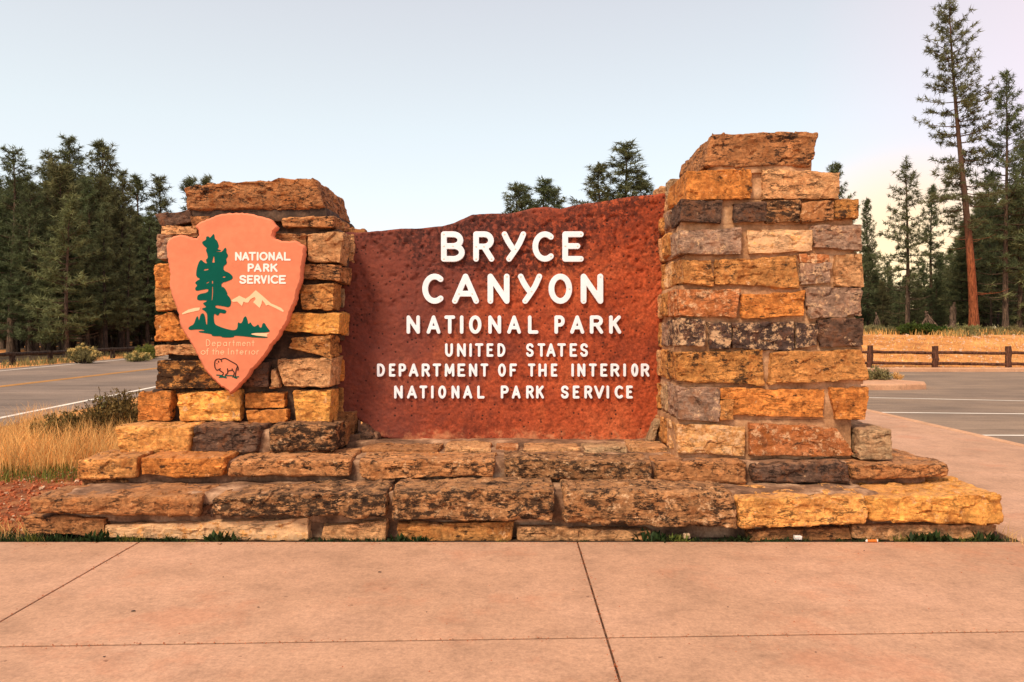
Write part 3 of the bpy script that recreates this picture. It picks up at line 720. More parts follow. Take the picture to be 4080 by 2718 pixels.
# --- shorter pillar (left)
YP = 6.50
pl = empty('stone_pillar', (-2.28, 7.0, 0.7), 'shorter pillar of ochre sandstone with deep dark joints carrying the salmon arrowhead shield', 'pillar')
tpx, tpy = [268, 330, 520, 690, 850, 1050], [145, 130, 105, 105, 86, 85]
def capmap(s, t_):
    xt = 268 + s * (1050 - 268); xb = 283 + s * (1112 - 283)
    yt = np.interp(xt, tpx, tpy); yb = 286 + s * (264 - 286)
    x = xb + (xt - xb) * t_; y = yb + (yt - yb) * t_
    return wx(550 + x * 0.6696, YP), wz(650 + y * 0.6696, YP)
stone(pl, c2, [(268, 140), (1050, 86), (1112, 264), (283, 286)], 'cap', YP, 1.1, name='cap_stone', r=0.03, ledge=0.008, amp=0.010, mapf=capmap)
LP = [
 [([(96, 302), (300, 288), (335, 345), (140, 372)], 'drk'), ([(310, 318), (420, 312), (420, 380), (318, 388)], 'brn'), ([(860, 332), (1166, 318), (1150, 376), (866, 378)], 'stp')],
 [([(140, 378), (350, 372), (350, 425), (142, 420)], 'tan'), ([(112, 428), (300, 432), (300, 560), (108, 566)], 'gpk'), ([(806, 418), (1000, 430), (990, 560), (812, 470)], 'brn'), ([(1004, 424), (1222, 414), (1196, 590), (1010, 578)], 'tan')],
 [([(90, 612), (300, 592), (300, 730), (98, 735)], 'ora'), ([(975, 606), (1196, 608), (1196, 700), (965, 684)], 'brn')],
 [([(98, 735), (300, 735), (320, 870), (108, 872)], 'och'), ([(960, 728), (1162, 720), (1156, 870), (985, 862)], 'och')],
 [([(95, 915), (190, 888), (320, 900), (330, 1050), (108, 1050)][0:2] + [(320, 1050), (108, 1052)], 'ora'), ([(885, 900), (1196, 895), (1186, 1010), (880, 992)], 'bri')],
 [([(98, 1095), (330, 1085), (370, 1140), (105, 1142)], 'tan'), ([(915, 1042), (1146, 1030), (1140, 1160), (902, 1098)], 'och')],
 [([(114, 1180), (420, 1172), (480, 1332), (112, 1337)], 'ocd'), ([(610, 1200), (775, 1190), (770, 1330), (640, 1340)], 'drk'), ([(796, 1232), (812, 1232), (842, 1330), (782, 1334)], 'tan'), ([(826, 1170), (1156, 1164), (1136, 1332), (874, 1336)], 'tan')],
 [([(10, 1372), (196, 1360), (190, 1532), (0, 1537)], 'ora'), ([(226, 1376), (600, 1350), (602, 1532), (258, 1532)], 'bri'), ([(634, 1370), (872, 1364), (866, 1412), (640, 1412)], 'ora'), ([(640, 1416), (866, 1415), (860, 1452), (640, 1457)], 'ora'), ([(645, 1475), (886, 1470), (880, 1547), (650, 1552)], 'ora'), ([(924, 1362), (1152, 1354), (1132, 1548), (945, 1552)], 'bri')]]
boxes = [(wx(c2(290, 0)[0], YP), wx(c2(1120, 0)[0], YP), wz(c2(0, 345)[1], YP), wz(c2(0, 258)[1], YP), YP + 0.03, 7.75)]
rowy = [(290, 395), (385, 600), (580, 715), (705, 890), (880, 1060), (1020, 1175), (1160, 1350), (1345, 1580)]
for ri, row in enumerate(LP):
    zs = []; xs0 = []; xs1 = []
    for si, (pts, k) in enumerate(row):
        q = [c2(*p) for p in pts]; zs += [wz(p[1], YP) for p in q]; xs0.append(min(p[0] for p in q)); xs1.append(max(p[0] for p in q))
        stone(pl, c2, pts, k, YP + random.Random(ri * 5 + si).uniform(-0.015, 0.012), 0.30 + 0.12 * ((ri + si) % 2), r=0.010, amp=0.008, ledge=0.005)
    z0, z1 = min(zs), max(zs); xi, xo = wx(min(xs0), YP), wx(max(xs1), YP)
    k = ('stp', 'tan', 'brn', 'gry', 'tan', 'och', 'ora', 'och')[ri]
    block(pl, xo - 0.22, xo + 0.0, z0 + 0.03, z1 - 0.015, YP + 0.45, YP + 0.66 + 0.06 * (ri % 3), k, r=0.02); block(pl, xo - 0.2, xo + 0.01, z0 + 0.01, z1 - 0.03, YP + 0.76, YP + 1.15, ('brn', 'tan')[ri % 2], r=0.02)
    block(pl, xi, xi + 0.2, z0 + 0.02, z1 - 0.02, YP + 0.46, YP + 1.15, ('ora', 'brn', 'och')[ri % 3], r=0.02)
    ya, yb = rowy[ri]
    boxes.append((xi + 0.06, xo - 0.055, wz(c2(0, yb)[1], YP), wz(c2(0, ya)[1], YP), YP + 0.10, 7.75))
core(pl, boxes, MORTAR_L)
block(pl, wx(1395, 7.0) - 0.2, wx(1455, 7.0), wz(925, 7.0) - 0.12, wz(907, 7.0), 7.02, 7.3, 'brn', r=0.03)

# --- red slab with its lettering
YS = 6.96
sg = empty('sign_slab', (0, 7.1, 0.5), 'dark red textured concrete slab with raised white lettering set between the two stone pillars', 'sign')
top = [(-60, 312), (60, 306), (80, 305), (145, 304), (200, 300), (270, 290), (340, 285), (420, 285), (470, 280), (560, 272), (620, 255), (660, 235), (720, 212), (800, 205), (880, 200), (960, 195), (1060, 175), (1130, 168), (1200, 178), (1280, 160), (1400, 140), (1500, 120), (1600, 110), (1700, 100), (1790, 88), (1900, 84)]
bot = [(-60, 1300), (60, 1300), (130, 1345), (220, 1425), (300, 1440), (1000, 1455), (1600, 1464), (1680, 1464), (1720, 1380), (1745, 1300), (1900, 1290)]
tx_ = np.array(top, float); bx_ = np.array(bot, float)
def slabmap(s, t_):
    x = -60 + s * 1960
    yt = np.interp(x, tx_[:, 0], tx_[:, 1]); yb = np.interp(x, bx_[:, 0], bx_[:, 1])
    y = yb + (yt - yb) * t_
    return wx(1350 + x * 0.7334, YS), wz(700 + y * 0.7334, YS)
v, f = rock_geo([(-1.7, 2.3), (1.7, 2.8), (1.7, 0.5), (-1.7, 0.5)], YS, YS + 0.26, 77, res=0.0125, r=0.035, amp=0.006, ledge=0, warp=0.006, mapf=slabmap, freq=5, facet=0)
# pores left by the casting
nv = np.stack([v[:, 0] * 24, v[:, 2] * 24, v[:, 1] * 0], 1); pn_ = vnoise(nv, 91); msk = sstep(v[:, 2] + 0.5 * vnoise(nv * 0.08, 92), 1.3, 2.2)
v[:, 1] += np.where(v[:, 1] < YS + 0.1, 0.016 * sstep(pn_, 0.42, 0.70) * (0.25 + 0.75 * msk) + 0.003 * vnoise(nv * 1.9, 93), 0)
mesh_np('slab', v, f, SLAB, sg, sg.location, True)

# stroke letters -> outline -> raised metal letters
def arc(cx, cy, rx, ry, a0, a1, n=14):
    return [(cx + rx * math.cos(R(a0 + (a1 - a0) * i / n)), cy + ry * math.sin(R(a0 + (a1 - a0) * i / n))) for i in range(n + 1)]
def smooth(pts, n=5):
    out = []; P = [pts[0]] + list(pts) + [pts[-1]]
    for i in range(1, len(P) - 2):
        p0, p1, p2, p3 = [np.array(x, float) for x in P[i - 1:i + 3]]
        for k in range(n):
            u = k / n; out.append(tuple(0.5 * ((2 * p1) + (-p0 + p2) * u + (2 * p0 - 5 * p1 + 4 * p2 - p3) * u * u + (-p0 + 3 * p1 - 3 * p2 + p3) * u ** 3)))
    out.append(tuple(pts[-1])); return out
GL = {
 'A': [[(0, 0), (.5, 1), (1, 0)], [(.19, .30), (.81, .30)]],
 'B': [[(0, 0), (0, 1)], [(0, 1), (.5, 1)] + arc(.5, .76, .42, .24, 90, -90) + [(0, .52)], [(.5, .52)] + arc(.55, .26, .45, .26, 90, -90) + [(0, 0)]],
 'C': [arc(.62, .5, .62, .5, 52, 308, 24)],
 'D': [[(0, 0), (0, 1), (.3, 1)] + arc(.3, .5, .7, .5, 90, -90, 20) + [(0, 0)]],
 'E': [[(1, 1), (0, 1), (0, 0), (1, 0)], [(0, .52), (.78, .52)]],
 'F': [[(1, 1), (0, 1), (0, 0)], [(0, .5), (.75, .5)]],
 'H': [[(0, 0), (0, 1)], [(1, 0), (1, 1)], [(0, .48), (1, .48)]],
 'I': [[(.5, 0), (.5, 1)]],
 'K': [[(0, 0), (0, 1)], [(.95, 1), (.02, .42)], [(.36, .62), (1, 0)]],
 'L': [[(0, 1), (0, 0), (1, 0)]],
 'M': [[(0, 0), (.04, 1), (.5, .25), (.96, 1), (1, 0)]],
 'N': [[(0, 0), (0, 1), (1, 0), (1, 1)]],
 'O': [arc(.5, .5, .5, .5, 0, 360, 32)],
 'P': [[(0, 0), (0, 1), (.55, 1)] + arc(.55, .74, .45, .26, 90, -90) + [(0, .48)]],
 'R': [[(0, 0), (0, 1), (.55, 1)] + arc(.55, .75, .42, .25, 90, -90) + [(0, .50)], [(.5, .50), (1, 0)]],
 'S': [smooth([(.95, .84), (.78, .97), (.5, 1), (.18, .94), (.04, .76), (.18, .58), (.5, .50), (.84, .41), (.97, .24), (.82, .05), (.5, 0), (.2, .03), (.02, .18)])],
 'T': [[(0, 1), (1, 1)], [(.5, 1), (.5, 0)]],
 'U': [[(0, 1), (0, .4)] + arc(.5, .4, .5, .4, 180, 360) + [(1, 1)]],
 'V': [[(0, 1), (.5, 0), (1, 1)]],
 'Y': [smooth([(0, 1), (.18, .72), (.45, .42), (.58, .40)]), smooth([(1, 1), (.78, .62), (.5, .28), (.24, 0)])],
 'a': [arc(.5, .3, .5, .3, 0, 360, 24), [(1, .6), (1, 0)]],
 'e': [[(0, .32), (1, .32)] + arc(.5, .3, .5, .3, 5, 320, 22)],
 'p': [arc(.5, .3, .5, .3, 0, 360, 24), [(0, .6), (0, -.28)]],
 'r': [[(0, 0), (0, .6)], smooth([(0, .38), (.3, .56), (1, .6)])],
 't': [[(.5, 0), (.5, .9)], [(0, .6), (1, .6)]],
 'm': [[(0, 0), (0, .6)], [(0, .4)] + arc(.25, .38, .25, .22, 180, 0) + [(.5, 0)], [(.5, .4)] + arc(.75, .38, .25, .22, 180, 0) + [(1, 0)]],
 'n': [[(0, 0), (0, .6)], [(0, .35)] + arc(.5, .35, .5, .25, 180, 0) + [(1, 0)]],
 'h': [[(0, 0), (0, 1)], [(0, .35)] + arc(.5, .35, .5, .25, 180, 0) + [(1, 0)]],
 'o': [arc(.5, .3, .5, .3, 0, 360, 24)],
 'f': [smooth([(1, .95), (.7, 1), (.5, .85), (.45, .6)]) + [(.45, -.05)], [(0, .6), (.9, .6)]],
 'i': [[(.5, 0), (.5, .6)]]}
def contours(f, x0, y0, h):
    """closed outlines where f crosses zero (marching squares)"""
    ny, nx = f.shape; ins = f < 0
    code = ins[:-1, :-1] * 1 + ins[:-1, 1:] * 2 + ins[1:, 1:] * 4 + ins[1:, :-1] * 8
    TB = {1: [(3, 0)], 2: [(0, 1)], 3: [(3, 1)], 4: [(1, 2)], 5: [(3, 0), (1, 2)], 6: [(0, 2)], 7: [(3, 2)], 8: [(2, 3)], 9: [(2, 0)], 10: [(0, 1), (2, 3)], 11: [(2, 1)], 12: [(1, 3)], 13: [(1, 0)], 14: [(0, 3)]}
    nxt = {}; pos = {}
    def key(j, i, e): return ((0, j, i), (1, j, i + 1), (0, j + 1, i), (1, j, i))[e]
    def pt(k):
        if k in pos: return
        ty, j, i = k
        a = f[j, i]; b_ = f[j, i + 1] if ty == 0 else f[j + 1, i]; u = a / (a - b_)
        pos[k] = (x0 + (i + (u if ty == 0 else 0)) * h, y0 + (j + (u if ty == 1 else 0)) * h)
    for j, i in np.argwhere((code > 0) & (code < 15)):
        for a, b_ in TB[int(code[j, i])]:
            ka, kb = key(j, i, a), key(j, i, b_); nxt[ka] = kb; pt(ka); pt(kb)
    loops = []
    while nxt:
        s0, k = nxt.popitem(); L = [pos[s0]]
        while k != s0 and k in nxt:
            L.append(pos[k]); k = nxt.pop(k)
        if len(L) > 5: loops.append(L)
    return loops
def stroke_loops(strokes, r, h):
    allp = np.concatenate([np.array(s, float) for s in strokes]); lo = allp.min(0) - r - 3 * h; hi = allp.max(0) + r + 3 * h
    xs = np.arange(lo[0], hi[0], h); ys_ = np.arange(lo[1], hi[1], h); PX, PY = np.meshgrid(xs, ys_)
    D = np.full(PX.shape, 1e9)
    for s in strokes:
        for (ax, ay), (bx, by) in zip(s[:-1], s[1:]):
            dx, dy = bx - ax, by - ay; L2 = dx * dx + dy * dy + 1e-12
            u = np.clip(((PX - ax) * dx + (PY - ay) * dy) / L2, 0, 1)
            D = np.minimum(D, np.hypot(PX - ax - u * dx, PY - ay - u * dy))
    return contours(D - r + 1e-7, lo[0], lo[1], h)
_pend = []
def plate(name, loops, thick, bev, mat, parent, Yface, kw=None):
    """a flat cut-out standing up facing the camera side; loops in (x,z) metres; built as one curve, turned to mesh below"""
    cu = bpy.data.curves.new(name, 'CURVE'); cu.dimensions = '2D'; cu.fill_mode = 'BOTH'
    cu.extrude = max(thick / 2 - bev, 0.0005); cu.bevel_depth = bev; cu.bevel_resolution = (kw or {}).get('res', 1)
    for L in loops:
        sp_ = cu.splines.new('POLY'); sp_.points.add(len(L) - 1)
        for i, (x, z) in enumerate(L): sp_.points[i].co = (x, z, 0, 1)
        sp_.use_cyclic_u = True
    o = bpy.data.objects.new(name, cu); COL.objects.link(o)
    _pend.append((name, o, mat, parent, Yface, thick, kw or {}))
def flush_plates():
    bpy.context.view_layer.update(); dg = bpy.context.evaluated_depsgraph_get(); res = []
    for name, o, mat, parent, Yface, thick, kw in _pend:
        me = bpy.data.meshes.new_from_object(o.evaluated_get(dg))
        n = len(me.vertices); co = np.empty(n * 3, np.float32); me.vertices.foreach_get('co', co); co = co.reshape(-1, 3)
        v = np.stack([co[:, 0], Yface + thick / 2 - co[:, 2], co[:, 1]], 1)
        if 'warp' in kw:
            v = kw['warp'](v)
        v = v - np.array(parent.location)
        me.vertices.foreach_set('co', v.astype(np.float32).ravel()); me.update()
        me.materials.clear(); me.materials.append(mat)
        res.append((name, me, parent, kw))
    for _, o, *_r in _pend:
        cu = o.data; bpy.data.objects.remove(o); bpy.data.curves.remove(cu)
    for name, me, parent, kw in res:
        me.name = name; ob = bpy.data.objects.new(name, me); COL.objects.link(ob); ob.parent = parent
        if 'screws' in kw:
            for (x, z, Yf) in kw['screws']:
                g = Geo(); n = 10; an = np.arange(n) * 2 * math.pi / n
                ring = np.stack([x + 0.0085 * np.cos(an), np.full(n, Yf), z + 0.0085 * np.sin(an)], 1); ring2 = np.stack([x + 0.006 * np.cos(an), np.full(n, Yf - 0.003), z + 0.006 * np.sin(an)], 1)
                i = np.arange(n); j = (i + 1) % n
                vv = np.concatenate([ring, ring2, [[x, Yf - 0.0034, z]]])
                ff = np.concatenate([np.stack([i, j, j + n, i + n], 1), np.stack([i + n, j + n, np.full(n, 2 * n), np.full(n, 2 * n)], 1)])
                me2 = bpy.data.meshes.new('screw'); me2.from_pydata([tuple(p - np.array(parent.location)) for p in vv], [], [tuple(dict.fromkeys(q)) for q in ff.tolist()])
                me2.materials.append(SCREW); so = bpy.data.objects.new('screw', me2); COL.objects.link(so); so.parent = ob
    _pend.clear()
def place_text(rows, cr, Y, rpx, scl, thick, mat, parent, name='letter', y0=None, y1=None, screws=False, bev=0.003, plane=None):
    r = rpx * scl / FPX * Y
    for ch, xa, xb in rows:
        X0, X1 = wx(cr(xa, 0)[0], Y) + r, wx(cr(xb, 0)[0], Y) - r
        Zt, Zb = wz(cr(0, y0)[1], Y) - r, wz(cr(0, y1)[1], Y) + r
        if X1 < X0: X0 = X1 = (X0 + X1) / 2
        st_ = [[(X0 + px * (X1 - X0), Zb + py * (Zt - Zb)) for px, py in s] for s in GL[ch]]
        kw = {}
        if screws:
            ends = []
            for s in st_:
                for p in (s[0], s[-1]):
                    if all(math.hypot(p[0] - q[0], p[1] - q[1]) > 0.06 for q in ends): ends.append(p)
            kw['screws'] = [(p[0], p[1], Y) for p in ends[:4]]
        plate(name, stroke_loops(st_, r - bev * 0.9, r / 3.2), thick, bev, mat, parent, Y, kw)
YT = YS - 0.032
def word(s, xs): return [(ch, a_, b2) for ch, (a_, b2) in zip(s, xs)]
place_text(word('BRYCE', [(555, 684), (730, 845), (885, 1018), (1052, 1168), (1215, 1331)]), c3, YT, 15.5, .7334, 0.045, LETTER, sg, y0=303, y1=468, screws=True)
place_text(word('CANYON', [(453, 568), (615, 762), (808, 928), (973, 1105), (1140, 1268), (1315, 1437)]), c3, YT, 15.5, .7334, 0.045, LETTER, sg, y0=533, y1=697, screws=True)
place_text(word('NATIONALPARK', [(368, 440), (477, 552), (573, 632), (657, 678), (707, 775), (812, 882), (915, 990), (1028, 1085), (1172, 1228), (1258, 1334), (1365, 1437), (1470, 1535)]), c3, YT + .004, 9.6, .7334, 0.04, LETTER, sg, y0=760, y1=860)
place_text(word('UNITEDSTATES', [(577, 620), (642, 690), (710, 722), (740, 785), (803, 840), (862, 905), (1017, 1060), (1080, 1122), (1128, 1178), (1188, 1234), (1255, 1295), (1312, 1355)]), c3, YT + .006, 6.8, .7334, 0.035, LETTER, sg, y0=912, y1=985)
place_text(word('DEPARTMENTOFTHEINTERIOR', [(207, 250), (272, 307), (325, 365), (380, 432), (450, 495), (510, 555), (575, 628), (645, 687), (707, 752), (770, 812), (865, 908), (928, 968), (1028, 1068), (1085, 1130), (1153, 1188), (1265, 1277), (1297, 1340), (1360, 1402), (1422, 1460), (1478, 1525), (1548, 1560), (1590, 1628), (1643, 1688)]), c3, YT + .006, 6.8, .7334, 0.035, LETTER, sg, y0=1022, y1=1093)
place_text(word('NATIONALPARKSERVICE', [(300, 347), (370, 424), (438, 480), (502, 514), (540, 583), (612, 655), (675, 725), (752, 792), (880, 923), (940, 988), (1018, 1060), (1072, 1115), (1207, 1250), (1272, 1308), (1335, 1378), (1388, 1443), (1457, 1468), (1500, 1545), (1563, 1598)]), c3, YT + .006, 6.8, .7334, 0.035, LETTER, sg, y0=1142, y1=1212)

# --- arrowhead shield
YA = 6.37
ar = empty('arrowhead_sign', (-2.3, 6.44, 1.6), 'salmon arrowhead shield with green tree, pale peaks and bison mounted on the shorter pillar', 'shield sign')
AO = [(340, 375), (362, 352), (420, 330), (470, 308), (520, 300), (600, 297), (660, 300), (710, 313), (760, 325), (790, 335), (810, 362), (826, 380), (806, 405), (798, 430), (806, 450), (850, 462), (900, 465), (935, 460), (962, 480), (988, 492), (986, 560), (975, 620), (970, 700), (948, 755), (934, 822), (905, 885), (885, 950), (850, 1000), (832, 1040), (790, 1085), (765, 1130), (740, 1162), (705, 1205), (675, 1230), (655, 1270), (610, 1315), (585, 1345), (548, 1372), (535, 1356), (480, 1320), (430, 1270), (400, 1238), (370, 1180), (335, 1110), (300, 1050), (265, 1000), (246, 960), (240, 900), (225, 858), (200, 792), (184, 725), (190, 660), (180, 600), (170, 540), (165, 490), (185, 450), (230, 430), (270, 428), (320, 448), (348, 448), (362, 430), (356, 400)]
def a2(p, Y=YA): x, y = c2(*p); return wx(x, Y), wz(y, Y)
def chaikin(P, n=1):
    for _ in range(n):
        Q = []
        for i in range(len(P)):
            a_, b2 = P[i], P[(i + 1) % len(P)]
            Q += [(a_[0] * .75 + b2[0] * .25, a_[1] * .75 + b2[1] * .25), (a_[0] * .25 + b2[0] * .75, a_[1] * .25 + b2[1] * .75)]
        P = Q
    return P
# inset outline so that the chamfer ends on the traced edge
def inset(P, d):
    n = len(P); out = []
    area = sum(P[i][0] * P[(i + 1) % n][1] - P[(i + 1) % n][0] * P[i][1] for i in range(n)); sg_ = 1 if area > 0 else -1
    for i in range(n):
        p, q, r_ = (np.array(P[i - 1]), np.array(P[i]), np.array(P[(i + 1) % n]))
        e1 = (q - p) / (np.linalg.norm(q - p) + 1e-9); e2 = (r_ - q) / (np.linalg.norm(r_ - q) + 1e-9)
        m = np.array([-e1[1] - e2[1], e1[0] + e2[0]]); m /= (np.linalg.norm(m) + 1e-9)
        out.append(tuple(q + sg_ * m * d))
    return out
ao = []; rga = random.Random(4)
for p, q in zip([a2(p) for p in AO], [a2(p) for p in AO[1:] + AO[:1]]):      # knapped edge: shallow scallops between the traced corners
    L_seg = math.hypot(q[0] - p[0], q[1] - p[1]); m = max(1, round(L_seg / .05)); nx_, nz_ = -(q[1] - p[1]) / L_seg, (q[0] - p[0]) / L_seg
    for k in range(m):
        for u, dpt in ((0.0, 0.0), (0.5, rga.uniform(.002, .007))):
            w_ = (k + u) / m; ao.append((p[0] + (q[0] - p[0]) * w_ + nx_ * -dpt * (-1), p[1] + (q[1] - p[1]) * w_ + nz_ * -dpt * (-1)))
if sum(ao[i][0] * ao[(i + 1) % len(ao)][1] - ao[(i + 1) % len(ao)][0] * ao[i][1] for i in range(len(ao))) < 0: ao = [(2 * 0 + x, z) for x, z in ao]
plate('shield', [inset(ao, 0.016)], 0.085, 0.016, ARROW, ar, YA, dict(res=0))
TREE = [(440, 432), (448, 421), (454, 428), (455, 450), (470, 462), (478, 485), (480, 500), (470, 512), (494, 518), (488, 524), (455, 526), (480, 529), (500, 528), (518, 501), (526, 512), (524, 530), (537, 552), (522, 570), (530, 598), (508, 612), (508, 640), (540, 652), (562, 672), (562, 690), (530, 704), (498, 712), (494, 735), (512, 740), (530, 770), (530, 785), (546, 800), (555, 826), (545, 860), (500, 850), (460, 845), (458, 860), (490, 868), (526, 876), (520, 896), (500, 893), (485, 890), (475, 910), (455, 895), (450, 905), (450, 930), (455, 958), (475, 970), (520, 986), (570, 997), (592, 985), (594, 945), (608, 955), (620, 948), (628, 920), (640, 909), (650, 930), (655, 962), (668, 945), (676, 962), (690, 975), (705, 968), (715, 958), (722, 978), (735, 980), (740, 955), (752, 950), (765, 975), (782, 995), (782, 1004), (740, 1010), (700, 1010), (668, 1016), (690, 1026), (770, 1034), (768, 1040), (690, 1038), (640, 1032), (572, 1026), (568, 1038), (500, 1038), (495, 1030), (440, 1030), (440, 1018), (400, 1012), (362, 1007), (360, 1000), (400, 998), (385, 990), (340, 990), (306, 994), (298, 982), (310, 970), (332, 960), (345, 920), (355, 908), (362, 942), (370, 905), (384, 891), (396, 905), (404, 958), (411, 966), (412, 930), (412, 900), (400, 882), (375, 866), (408, 858), (395, 845), (384, 834), (412, 822), (400, 815), (355, 818), (350, 800), (360, 780), (415, 770), (420, 748), (390, 752), (345, 762), (338, 745), (354, 728), (338, 714), (350, 700), (372, 690), (345, 676), (347, 640), (358, 596), (374, 572), (392, 592), (412, 600), (402, 575), (416, 566), (412, 540), (402, 515), (412, 508), (385, 485), (380, 468), (405, 458), (405, 438), (418, 435), (428, 446)]
HOLES = [[(448, 555), (453, 556), (456, 592), (440, 592)], [(392, 632), (420, 628), (418, 636), (392, 641)], [(440, 735), (445, 735), (446, 770), (442, 816), (437, 816), (440, 770)], [(438, 700), (446, 702), (446, 716), (440, 720)], [(504, 674), (520, 674), (518, 682), (504, 682)], [(406, 712), (422, 704), (422, 710), (408, 718)]]
plate('tree_emblem', [chaikin([a2(p, YA - .003) for p in TREE], 1)] + [[a2(p, YA - .003) for p in h_] for h_ in HOLES], 0.008, 0.0005, GREEN, ar, YA - .003)
MT = [[(556, 816), (602, 790), (640, 808), (660, 795), (700, 757), (745, 795), (790, 835), (850, 862), (868, 880), (862, 886), (820, 864), (775, 843), (762, 848), (752, 830), (738, 815), (735, 835), (724, 862), (685, 828), (700, 810), (695, 797), (670, 808), (655, 830), (640, 830), (628, 824), (618, 850), (590, 824), (564, 826)], [(262, 894), (300, 872), (340, 862), (368, 860), (364, 876), (300, 890), (264, 901)], [(665, 1017), (700, 1012), (780, 1012), (766, 1022), (770, 1033), (705, 1026)]]
for L in MT: plate('snow_peak' if len(L) > 8 else 'snow_line', [[a2(p, YA - .003) for p in L]], 0.008, 0.0005, CREAM, ar, YA - .003)
def atext(s, xs, y0, y1, rpx, mat=WHITE): place_text(word(s, xs), c2, YA - .004, rpx, .6696, 0.010, mat, ar, y0=y0, y1=y1, bev=0.001)
atext('NATIONAL', [(577, 616), (618, 662), (658, 702), (705, 718), (722, 772), (776, 814), (818, 864), (868, 908)], 529, 581, 5.5)
atext('PARK', [(652, 690), (689, 735), (744, 782), (788, 830)], 598, 648, 5.5)
atext('SERVICE', [(602, 645), (648, 686), (690, 728), (729, 767), (773, 783), (788, 834), (838, 880)], 667, 719, 5.5)
atext('Department', [(405, 430), (442, 468), (480, 506), (520, 546), (558, 574), (580, 600), (608, 646), (656, 684), (686, 712), (716, 736)], 1052, 1090, 1.9) if False else None
atext('Department', [(405, 431), (441, 469), (478, 506), (515, 541), (552, 568), (574, 596), (606, 637), (645, 671), (680, 700), (694, 696)][:9] + [(683, 697)], 1052, 1090, 1.9) if False else None
dd = [('D', 405, 431), ('e', 440, 464), ('p', 476, 500), ('a', 514, 538), ('r', 551, 564), ('t', 572, 590), ('m', 598, 628), ('e', 636, 660), ('n', 648, 668), ('t', 676, 692)]
dd = [('D', 405, 430), ('e', 439, 462), ('p', 472, 495), ('a', 507, 529), ('r', 541, 553), ('t', 561, 577), ('m', 586, 612), ('e', 620, 640), ('n', 648, 668), ('t', 676, 693)]
place_text(dd, c2, YA - .003, 1.7, .6696, 0.008, CREAM, ar, y0=1050, y1=1090, bev=0.0005)
oo = [('o', 373, 402), ('f', 404, 422), ('t', 440, 456), ('h', 462, 482), ('e', 490, 513), ('I', 534, 541), ('n', 553, 572), ('t', 581, 597), ('e', 605, 628), ('r', 638, 650), ('i', 659, 665), ('o', 674, 698), ('r', 706, 720)]
place_text(oo, c2, YA - .003, 1.8, .6696, 0.008, CREAM, ar, y0=1102, y1=1140, bev=0.0005)
c8 = crop(720, 1280, 0.1913)
BIS = [smooth([(850, 842), (838, 805), (800, 786), (750, 792), (712, 830), (705, 900), (712, 965), (742, 1015), (765, 1018), (822, 988)], 4),
       smooth([(838, 795), (900, 774), (950, 784), (1050, 840), (1140, 890), (1178, 935), (1160, 990), (1145, 1060), (1135, 1150)], 4), smooth([(1182, 940), (1196, 975), (1188, 1022)], 4),
       smooth([(795, 1012), (850, 1052), (882, 1075), (882, 1100), (866, 1122)], 4), smooth([(970, 990), (976, 1045), (972, 1085), (935, 1112), (925, 1130)], 4), [(976, 1045), (1010, 1030), (1075, 1018)], smooth([(1068, 994), (1080, 1025), (1108, 1062), (1110, 1095), (1094, 1145)], 4), [(784, 830), (786, 855)], [(750, 880), (751, 881)]]
def a8(p): x, y = c8(*p); return wx(x, YA - .004), wz(y, YA - .004)
plate('bison_outline', stroke_loops([[a8(p) for p in s] for s in BIS], 0.0034, 0.0012), 0.010, 0.0004, BLACKP, ar, YA - .004)
GR = [[(748, 1122), (860, 1130)], [(800, 1168), (880, 1166), (950, 1180)], [(820, 1150), (930, 1156)], [(940, 1134), (1080, 1136)], [(1080, 1162), (1200, 1158)], [(1120, 1176), (1165, 1190)]]
plate('bison_ground', stroke_loops([[a8(p) for p in s] for s in GR], 0.0042, 0.0014), 0.010, 0.0004, GREEN, ar, YA - .003)
flush_plates()

# ------------------------------------------------------------------ plants
def tube(path, rad, sides=6):
    path = np.asarray(path, float); n = len(path); rad = np.broadcast_to(np.asarray(rad, float), (n,))
    tg = np.gradient(path, axis=0); tg /= np.linalg.norm(tg, axis=1, keepdims=True) + 1e-9
    ref = np.where(np.abs(tg[:, 2:3]) > 0.9, np.array([[1.0, 0, 0]]), np.array([[0, 0, 1.0]]))
    u = np.cross(tg, ref); u /= np.linalg.norm(u, axis=1, keepdims=True) + 1e-9; w = np.cross(tg, u)
    an = np.arange(sides) * 2 * math.pi / sides
    v = path[:, None, :] + rad[:, None, None] * (np.cos(an)[None, :, None] * u[:, None, :] + np.sin(an)[None, :, None] * w[:, None, :])
    i = np.arange(n - 1)[:, None] * sides; j = np.arange(sides)[None, :]; j2 = (j + 1) % sides
    f = np.stack([i + j, i + j2, i + sides + j2, i + sides + j], -1).reshape(-1, 4)
    return v.reshape(-1, 3), f
def blades(rg, cen, dirs, spread, K, l0, l1, w, tint):
    """needle tufts: K thin triangles round each centre"""
    n = len(cen); c = np.repeat(cen, K, 0); d = np.repeat(dirs, K, 0) * (1 - spread) + rg.normal(size=(n * K, 3)) * spread * 0.8
    d /= np.linalg.norm(d, axis=1, keepdims=True) + 1e-9
    s = np.cross(d, rg.normal(size=(n * K, 3))); s /= np.linalg.norm(s, axis=1, keepdims=True) + 1e-9
    L = rg.uniform(l0, l1, (n * K, 1)); wv = w * rg.uniform(.7, 1.3, (n * K, 1))
    c = c + rg.normal(size=c.shape) * l0 * 0.25
    v = np.stack([c - s * wv, c + s * wv, c + d * L], 1).reshape(-1, 3)
    f = np.arange(n * K * 3).reshape(-1, 3)
    a = np.repeat(np.repeat(tint, K) * rg.uniform(.8, 1.2, n * K), 3)
    return v, f, a
